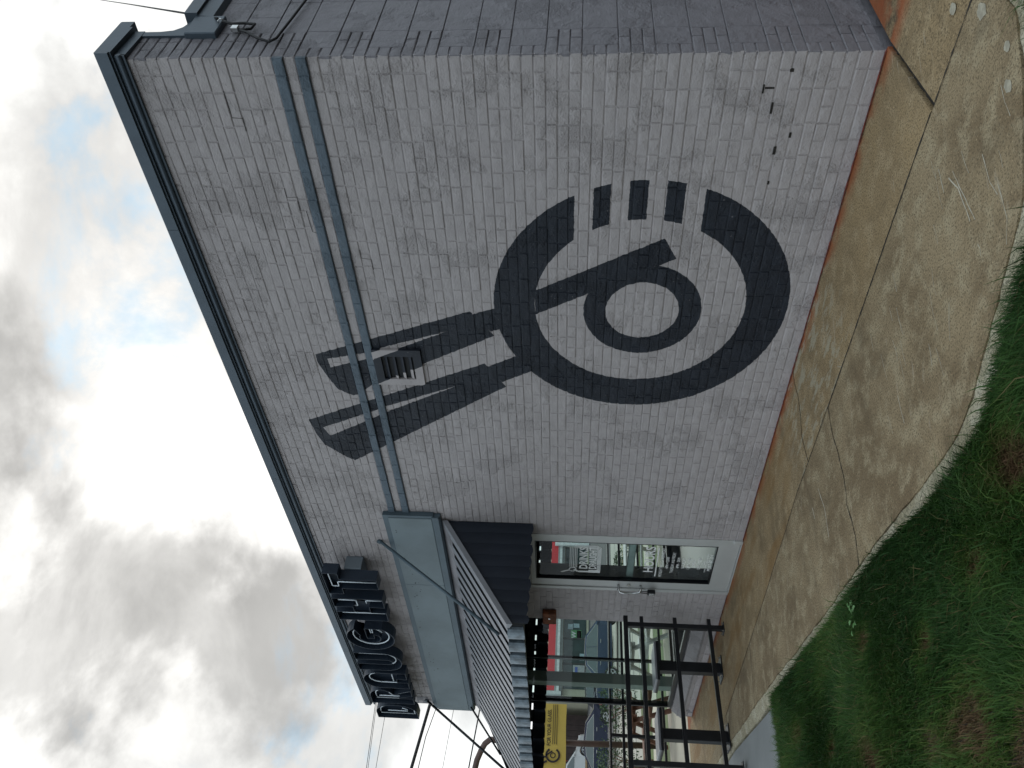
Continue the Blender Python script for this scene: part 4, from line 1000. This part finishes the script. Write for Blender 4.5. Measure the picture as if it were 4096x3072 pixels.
picnic(-13.2, .35, R(-8), M_WOOD, 'brown wooden picnic table at the lower edge of the view by the railing', .8)
picnic(-13.0, 3.1, R(20), M_LIGHTWOOD, 'whitish wooden picnic table seen through the middle of the shop window', 1.5)
picnic(-13.2, 4.9, R(-12), M_LIGHTWOOD, 'whitish wooden picnic table seen through the window beside the pillar', 1.5)

# ------------------------------------------------------------------ shrubs in the verge
def shrub(x, y, r, hgt, label, n=1100):
    z = zt(x); t = thing('shrub', label, 'shrub', (x, y, z), group=None)
    st_ = MB()
    for k in range(5):
        a = random.uniform(0, 6.28); st_.tube([(0, 0, 0), (r*.3*math.cos(a), r*.3*math.sin(a), hgt*.45), (r*.55*math.cos(a), r*.55*math.sin(a), hgt*.8)], [.03, .018, .006], 5)
    st_.build('stems', M_WOOD, t)
    lf = MB()
    for k in range(n):
        a = random.uniform(0, 6.28); rr = r*math.sqrt(random.random())*random.uniform(.7, 1.1); zz = hgt*(.12+.9*random.random()**.8); rr *= .45+.75*math.sin(math.pi*min(1, zz/hgt*.85))
        c = Vector((rr*math.cos(a), rr*math.sin(a), zz)); d = Vector((random.gauss(0, 1), random.gauss(0, 1), random.gauss(.3, .8))).normalized(); e = d.orthogonal().normalized(); L2 = random.uniform(.05, .10)
        lf.add([c, c+d*L2*.5+e*L2*.28, c+d*L2, c+d*L2*.5-e*L2*.28], [(0, 1, 2), (0, 2, 3)])
    lf.build('foliage', M_LEAF, t); return t
for i, (x, y, r, hh, lab) in enumerate([(-23.4, 6.2, .95, 1.25, 'leafy green shrub by the kerb in front of the navy car wheel'), (-23.2, 4.2, .8, 1.35, 'leafy green shrub at the bottom edge below the yellow banner'), (-23.4, 10.9, .75, .75, 'low green shrub in the verge in front of the blue car'),
                                   (-23.2, 12.6, .6, .7, 'low green shrub in the verge seen beside the brick pillar'), (-23.3, 18.2, .9, 1.7, 'tall green shrub seen through the door glass')]):
    shrub(x, y, r, hh, lab)

# ------------------------------------------------------------------ cars
def car(name, label, loc, head, paint, L_=4.6, WB=2.65, H_=1.45, style='sedan'):
    """x forward along the car, side profile in (x, z)"""
    t = thing(name, label, 'car', loc, head)
    f, r = WB/2+.85, -(L_-WB/2-.85)
    low = [(r, .42), (r-.02, .62), (r+.05, .93), (r+.55, 1.0), (.9, .96), (f-.35, .80), (f-.04, .62), (f, .38), (f-.25, .24), (r+.25, .26)]
    # wheel arches cut in the sill line
    arch = []
    for cx_ in (WB/2, -WB/2): arch.append([(cx_+.37*math.cos(R(a)), .32+.37*math.sin(R(a))) for a in range(0, 181, 20)])
    prof = low[:8]+[(f-.25, .24)]+[(p[0], max(.24, p[1])) for p in arch[0]]+[(p[0], max(.24, p[1])) for p in arch[1]]+[(r+.25, .26)]
    Wd = .88
    bm = bmesh.new()
    for sgn_ in (1,):
        a = [bm.verts.new((p[0], -Wd+(.05 if p[1] > .85 else 0), p[1])) for p in prof]; c_ = [bm.verts.new((p[0], Wd-(.05 if p[1] > .85 else 0), p[1])) for p in prof]
    fa = bm.faces.new(a); fb = bm.faces.new(c_[::-1])
    for i in range(len(prof)):
        j = (i+1) % len(prof); bm.faces.new((a[i], c_[i], c_[j], a[j]))
    bmesh.ops.triangulate(bm, faces=[fa, fb])
    body = MB().bm(bm).build('body', paint, t)
    # greenhouse
    if style == 'sedan': gp = [(-WB/2-.35, .97), (-WB/2+.35, H_-.07), (-.25, H_), (.35, H_-.03), (1.25, .93)]
    else: gp = [(-WB/2-.62, .95), (-WB/2-.30, H_-.10), (-.25, H_), (.35, H_-.03), (1.25, .93)]
    a = []; top = MB(); v = []
    for sgn_ in (-1, 1):
        for p in gp: v.append((p[0], sgn_*(Wd-.06 if p[1] < 1.1 else Wd-.24), p[1]))
    n_ = len(gp); f_ = [tuple(range(n_)), tuple(range(2*n_-1, n_-1, -1))]+[(i, i+1, n_+i+1, n_+i) for i in range(n_-1)]+[(0, n_, 2*n_-1, n_-1)]
    top.add(v, f_); top.build('roof', paint, t)
    # side glass, windscreens, chrome line
    for sgn_ in (-1, 1):
        def sp(p, k=0.): 
            y = (Wd-.06)+((Wd-.24)-(Wd-.06))*min(1, max(0, (p[1]-.95)/(H_-.95))); return (p[0], sgn_*(y+.006+k), p[1])
        gl = [(gp[0][0]+.28, 1.0), (gp[1][0]+.02, H_-.15), (-.25, H_-.07), (.33, H_-.11), (1.05, .985)]
        MB().add([sp(p) for p in gl], [tuple(range(5))]).build('side_window', M_CARGLASS, t)
        for a_, c_ in zip(gl, gl[1:]+gl[:1]): MB().quadbar(sp(a_, .004), sp(c_, .004), .012, .022).build('window_trim', M_CHROME, t)
        MB().quadbar(sp((-.12, 1.0), .003), sp((-.16, H_-.08), .003), .012, .05).build('pillar', paint, t)
        for hx in (-.95, .05): MB().cbox(hx, hx+.18, sgn_*(Wd+.012)-.012, sgn_*(Wd+.012)+.012, .83, .855, .004).build('door_handle', M_CHROME, t)
        MB().cbox(.88, 1.06, sgn_*(Wd+.10)-.09, sgn_*(Wd+.10)+.09, .96, 1.08, .03).build('mirror', paint, t)
        MB().cbox(r+.0, r+.28, sgn_*(Wd-.11)-.12, sgn_*(Wd-.11)+.10, .76, .86, .02).build('tail_light', M_TAIL, t)
        MB().cbox(f-.38, f-.08, sgn_*(Wd-.16)-.14, sgn_*(Wd-.16)+.15, .60, .74, .03).build('headlight', M_CHROME, t)
        for cx_ in (WB/2, -WB/2):
            w = MB().cyl((cx_, .32), .32, sgn_*(Wd-.20), sgn_*(Wd+.0), 'y', 24).build('wheel', M_TYRE, t)
            rm = MB(); rm.cyl((cx_, .32), .065, sgn_*(Wd+.001), sgn_*(Wd+.018), 'y', 10)
            rm.tube([(cx_+.21*math.cos(k*math.pi/12), sgn_*(Wd+.006), .32+.21*math.sin(k*math.pi/12)) for k in range(24)], .018, 5, closed=True)
            for k in range(5):
                a_ = 2*math.pi*k/5+.3; rm.quadbar((cx_+.03*math.cos(a_), sgn_*(Wd+.008), .32+.03*math.sin(a_)), (cx_+.21*math.cos(a_), sgn_*(Wd+.006), .32+.21*math.sin(a_)), .075, .012, up=(0, 1, 0))
            rm.build('rim', M_RIM, w)
    MB().add([(gp[3][0]+.06, -.60, H_-.05), (gp[3][0]+.06, .60, H_-.05), (1.24, .74, .945), (1.24, -.74, .945)], [(0, 1, 2, 3)]).build('windscreen', M_CARGLASS, t)
    MB().add([(gp[1][0]-.03, -.58, H_-.10), (gp[1][0]-.03, .58, H_-.10), (gp[0][0]+.04, .74, 1.0), (gp[0][0]+.04, -.74, 1.0)], [(0, 1, 2, 3)]).build('rear_window', M_CARGLASS, t)
    return t
# blue sedan: front wheel (-34.6,15.0), rear wheel (-35.5,12.7)
d1 = math.atan2(15.02-12.67, -34.56+35.56)
car('parked_car', 'dark blue sedan with chrome window trim seen through the shop window', (-35.87, 14.19, -.695), d1, M_CARBLUE, 4.9, 2.65, 1.60)
d2 = d1+math.pi
car('parked_car', 'navy sedan with chrome window line past the corner of the building', (-39.3, 10.55, -.60), d2, M_CARNAVY, 4.9, 2.9)
WCX, WCY = -52.9, 13.98
car('parked_car', 'silver white hatchback standing farther back behind the navy sedan', (WCX, WCY, .19), d1, M_CARWHITE, 4.3, 2.6, 1.55, 'hatch')
car('parked_car', 'small black car parked behind the rear of the blue sedan', (-41.0, 15.1, -.68), d1, M_CARBLACK, 3.9, 2.4, 1.5, 'hatch')

# ------------------------------------------------------------------ buildings across the street
KX = -58.
st = thing('convenience_store', 'low convenience store with red fascia band and green tinted windows across the street', 'building', (KX, 21., 0))
MB().box(-8, -.05, 0, 20, .1, 4.0).build('wall', M_CREAM, st)
MB().box(-.05, .9, -.05, 20.1, 2.71, 3.26).build('red_band', M_RED, st)
MB().box(-.05, .93, -.08, 20.12, 2.56, 2.709).build('grey_band', simple('grey_band', (.26, .27, .26), .5), st)
MB().box(-.05, .96, -.1, 20.15, 2.37, 2.559).build('white_band', simple('white_band', (.62, .64, .61), .5), st)
MB().box(-.05, .88, -.04, 20.1, 2.15, 2.369).build('soffit_band', simple('dim_soffit', (.14, .15, .14), .6), st)
MB().box(-.05, .96, -.35, -.101, 2.2, 3.3).build('band_end', simple('white_band_end', (.50, .52, .5), .5), st)
for i in range(6):
    y0 = .5+i*2.05
    w = MB().box(-.049, -.02, y0, y0+1.9, .35, 2.1).build('store_window', M_STOREGLASS, st)
    MB().box(-.019, .01, y0+1.9, y0+2.03, .25, 2.14).build('window_mullion', simple('dark_mullion', (.05, .055, .05), .5), st)
for (y0, y1, z0, z1, mt) in [(2.75, 3.3, .5, .85, M_POSTERW), (4.45, 5.25, .72, 1.55, M_POSTERG), (4.50, 5.20, .74, 1.08, M_POSTERY), (5.45, 5.8, .9, 1.35, M_POSTERW), (5.3, 5.75, 1.4, 1.8, M_POSTERW), (8.4, 9.5, .8, 1.9, M_POSTERW), (10.3, 11.2, .6, 1.6, M_POSTERW), (.5, 1.0, .7, 1.7, M_STOREGLASS)]:
    MB().box(-.018, -.005, y0, y1, z0, z1).build('poster', mt, st)
lettering('lettering', 'W', (.0, 4.55, 1.14), .36, .58, M_WHITE, st, EAST, .03)
lettering('lettering', '39¢', (.0, 4.55, .80), .22, .58, M_PRINT, st, EAST, .02)
MB().box(.4, .7, 1.15, 2.05, .1, 1.35).build('ice_chest', simple('grey_ice_chest', (.33, .34, .33), .5), st)
MB().box(.701, .71, 1.3, 1.9, 1.0, 1.2).build('ice_chest_sign', simple('blue_ice_sign', (.08, .12, .35), .5), st)
tb_ = simple('bright_white_post', (.68, .69, .66), .5)
MB().box(1.05, 1.25, 12.2, 12.45, .1, 3.0).build('canopy_post', tb_, st)
gb = thing('garage_building', 'dark brown board-fronted building left of the store across the street', 'building', (KX-2, 20.4, 0))
MB().box(-8, -.1, -30, 0, .1, 4.2).build('wall', M_BROWNWALL, gb)
for i in range(40):
    y0 = -.35-i*.42; MB().box(-.1, -.06+random.uniform(-.01, .01), y0-.395, y0, .15, 3.9).build('board', M_BROWNWALL, gb)
MB().box(-.055, .0, -6.3, -2.4, .2, .9).build('planter_wall', simple('tan_low_wall', (.34, .24, .13), .8), gb)
MB().box(-.055, -.03, -3.4, -3.34, .9, 1.9).build('red_trim', M_TAIL, gb)
MB().cyl((-5.6, 1.35), .16, -.06, -.02, 'x', 10).build('oval_lamp', simple('beige_lamp', (.4, .33, .2), .6), gb)

# banner on a bent brown pipe frame
bn = thing('banner', 'yellow banner reading QUALITY PRODUCTS FOR YOUR GLASS with dark tap emblem', 'banner', (-15., 0, 0))
v = []; 
for i in range(9):
    y = .75+(2.57-.75)*i/8; dz = .006*math.sin(i*1.3); dx = .012*math.sin(i*1.7)
    v += [(dx, y, 1.668+dz+(.02 if i < 1 else 0)), (dx, y, 2.26)]
MB().add(v, [(2*i, 2*i+2, 2*i+3, 2*i+1) for i in range(8)]).build('sheet', M_YELLOW, bn)
lettering('lettering', 'QUALITY PRODUCTS', (.02, 1.70, 2.090), .085, .80, M_PRINT, bn, EAST, .012)
lettering('lettering', 'FOR YOUR GLASS.', (.02, 1.715, 1.975), .080, .73, M_PRINT, bn, EAST, .012)
em = MB()
for i in range(3): em.box(.018, .022, 1.74, 2.55, 1.850+i*.040, 1.860+i*.040)
def pring(cy, cz, r0, r1, a0=0, a1=360, n=28):
    vv = []
    for i in range(n+1):
        a = R(a0+(a1-a0)*i/n); vv += [(.02, cy+r0*math.cos(a), cz+r0*math.sin(a)), (.02, cy+r1*math.cos(a), cz+r1*math.sin(a))]
    em.add(vv, [(2*i, 2*i+1, 2*i+3, 2*i+2) for i in range(n)])
pring(1.53, 1.925, .110, .148, 32, 328); pring(1.525, 1.923, .038, .058)
DY, DZ2 = .22, .09
for q in ([(1.285, 1.97), (1.315, 1.97), (1.40, 1.855), (1.375, 1.84)], [(1.20, 2.16), (1.25, 2.18), (1.29, 1.98), (1.26, 1.97)], [(1.05, 2.14), (1.10, 2.17), (1.21, 1.96), (1.18, 1.94)]):
    em.add([(.02, a+DY, b_+DZ2) for a, b_ in q], [(0, 1, 2, 3)])
em.build('emblem', M_PRINT, bn)
MB().quadbar((-.03, .7, 2.27), (-.03, 2.6, 2.27), .05).build('header_bar', M_BLACK, bn)
pp = thing('bent_pipe_post', 'brown bent pipe post standing behind the banner and curving over above the awning', 'post', (0, 0, 0))
K_ = 17.2/14.3
pts = [(-15.2, 1.90, -.42), (-15.2, 1.86, 1.6), (-15.2, 1.84, 2.6)]
for q in [(-12.276, .775, 2.878), (-12.27, .78, 2.95), (-12.31, .718, 3.04), (-12.385, .636, 3.10), (-12.5, .508, 3.17), (-12.593, .407, 3.20), (-13.1, -.2, 3.30)]:
    p = CAM+(Vector(q)-CAM)*K_; pts.append(tuple(p))
MB().tube(pts, .062, 10).build('pipe', M_BROWNPIPE, pp)

# ------------------------------------------------------------------ overhead wires
def wire(name, label, pts, r, grp=None):
    o = MB().tube(pts, r, 6).build(name, M_WIRE); tag(o, label, 'cable', grp); return o
def w14(a, b_, r, name, label, sag=0.):
    p, q = Vector((-14, *a)), Vector((-14, *b_)); d = (q-p); P = [p-d*.9+Vector((0, 0, 0)), p, p+d*.5+Vector((0, 0, sag)), q, q+d*3]
    wire(name, label, P, r, None)
w14((1.71, 5.44), (.77, 5.40), .006, 'overhead_wire', 'thin wire, uppermost of those left of the sign letters')
w14((1.60, 5.41), (.77, 5.37), .005, 'overhead_wire', 'thin wire running close under the uppermost one')
w14((1.69, 5.22), (.78, 5.22), .005, 'overhead_wire', 'thin wire third from the top beside the letter D')
w14((2.05, 4.36), (.81, 4.55), .034, 'overhead_cable', 'thick black bundled cable leaving the end of the building')
w14((1.96, 4.23), (.82, 4.42), .009, 'overhead_wire', 'wavy thin wire just below the thick bundled cable', .035)
w14((1.97, 3.88), (.84, 3.96), .005, 'overhead_wire', 'thin wire midway between thick cable and awning')
w14((1.95, 3.37), (.87, 3.47), .014, 'overhead_wire', 'dark wire closest above the ribbed awning roof')
# drop wire with hook on the side wall
wr = thing('service_drop', 'black service wire hooked to the side wall with a drip loop near the corner', 'cable', (0, 0, 0))
p0 = Vector((.075, .356, 3.79)); far = CAM+(Vector((-.998, 3.496, 6.313))-CAM)*2.2
MB().tube([tuple(p0), tuple(p0.lerp(far, .5)+Vector((0, 0, -.02))), tuple(far), tuple(far+(far-p0)*3)], .0075, 6).build('span_wire', M_WIRE, wr)
MB().tube([(.02, .36, 3.80), (.06, .358, 3.795), (.075, .357, 3.775), (.06, .356, 3.755)], .004, 5).build('hook', M_CHROME, wr)
MB().tube([(.06, .356, 3.765), (.045, .35, 3.71), (.04, .37, 3.64), (.035, .365, 3.575), (.03, .31, 3.585), (.03, .30, 3.65), (.03, .31, 3.69), (.03, .27, 3.60), (.025, .20, 3.52), (.022, .148, 3.432), (.024, .19, 3.40), (.035, .43, 3.37), (.05, .735, 3.334), (.10, 1.6, 3.25), (.2, 3., 3.2)], .0085, 6).build('wall_wire', M_WIRE, wr)
MB().cbox(.018, .05, .285, .325, 3.655, 3.70, .004).build('clamp', M_CHROME, wr)
print('objects', len(bpy.data.objects))
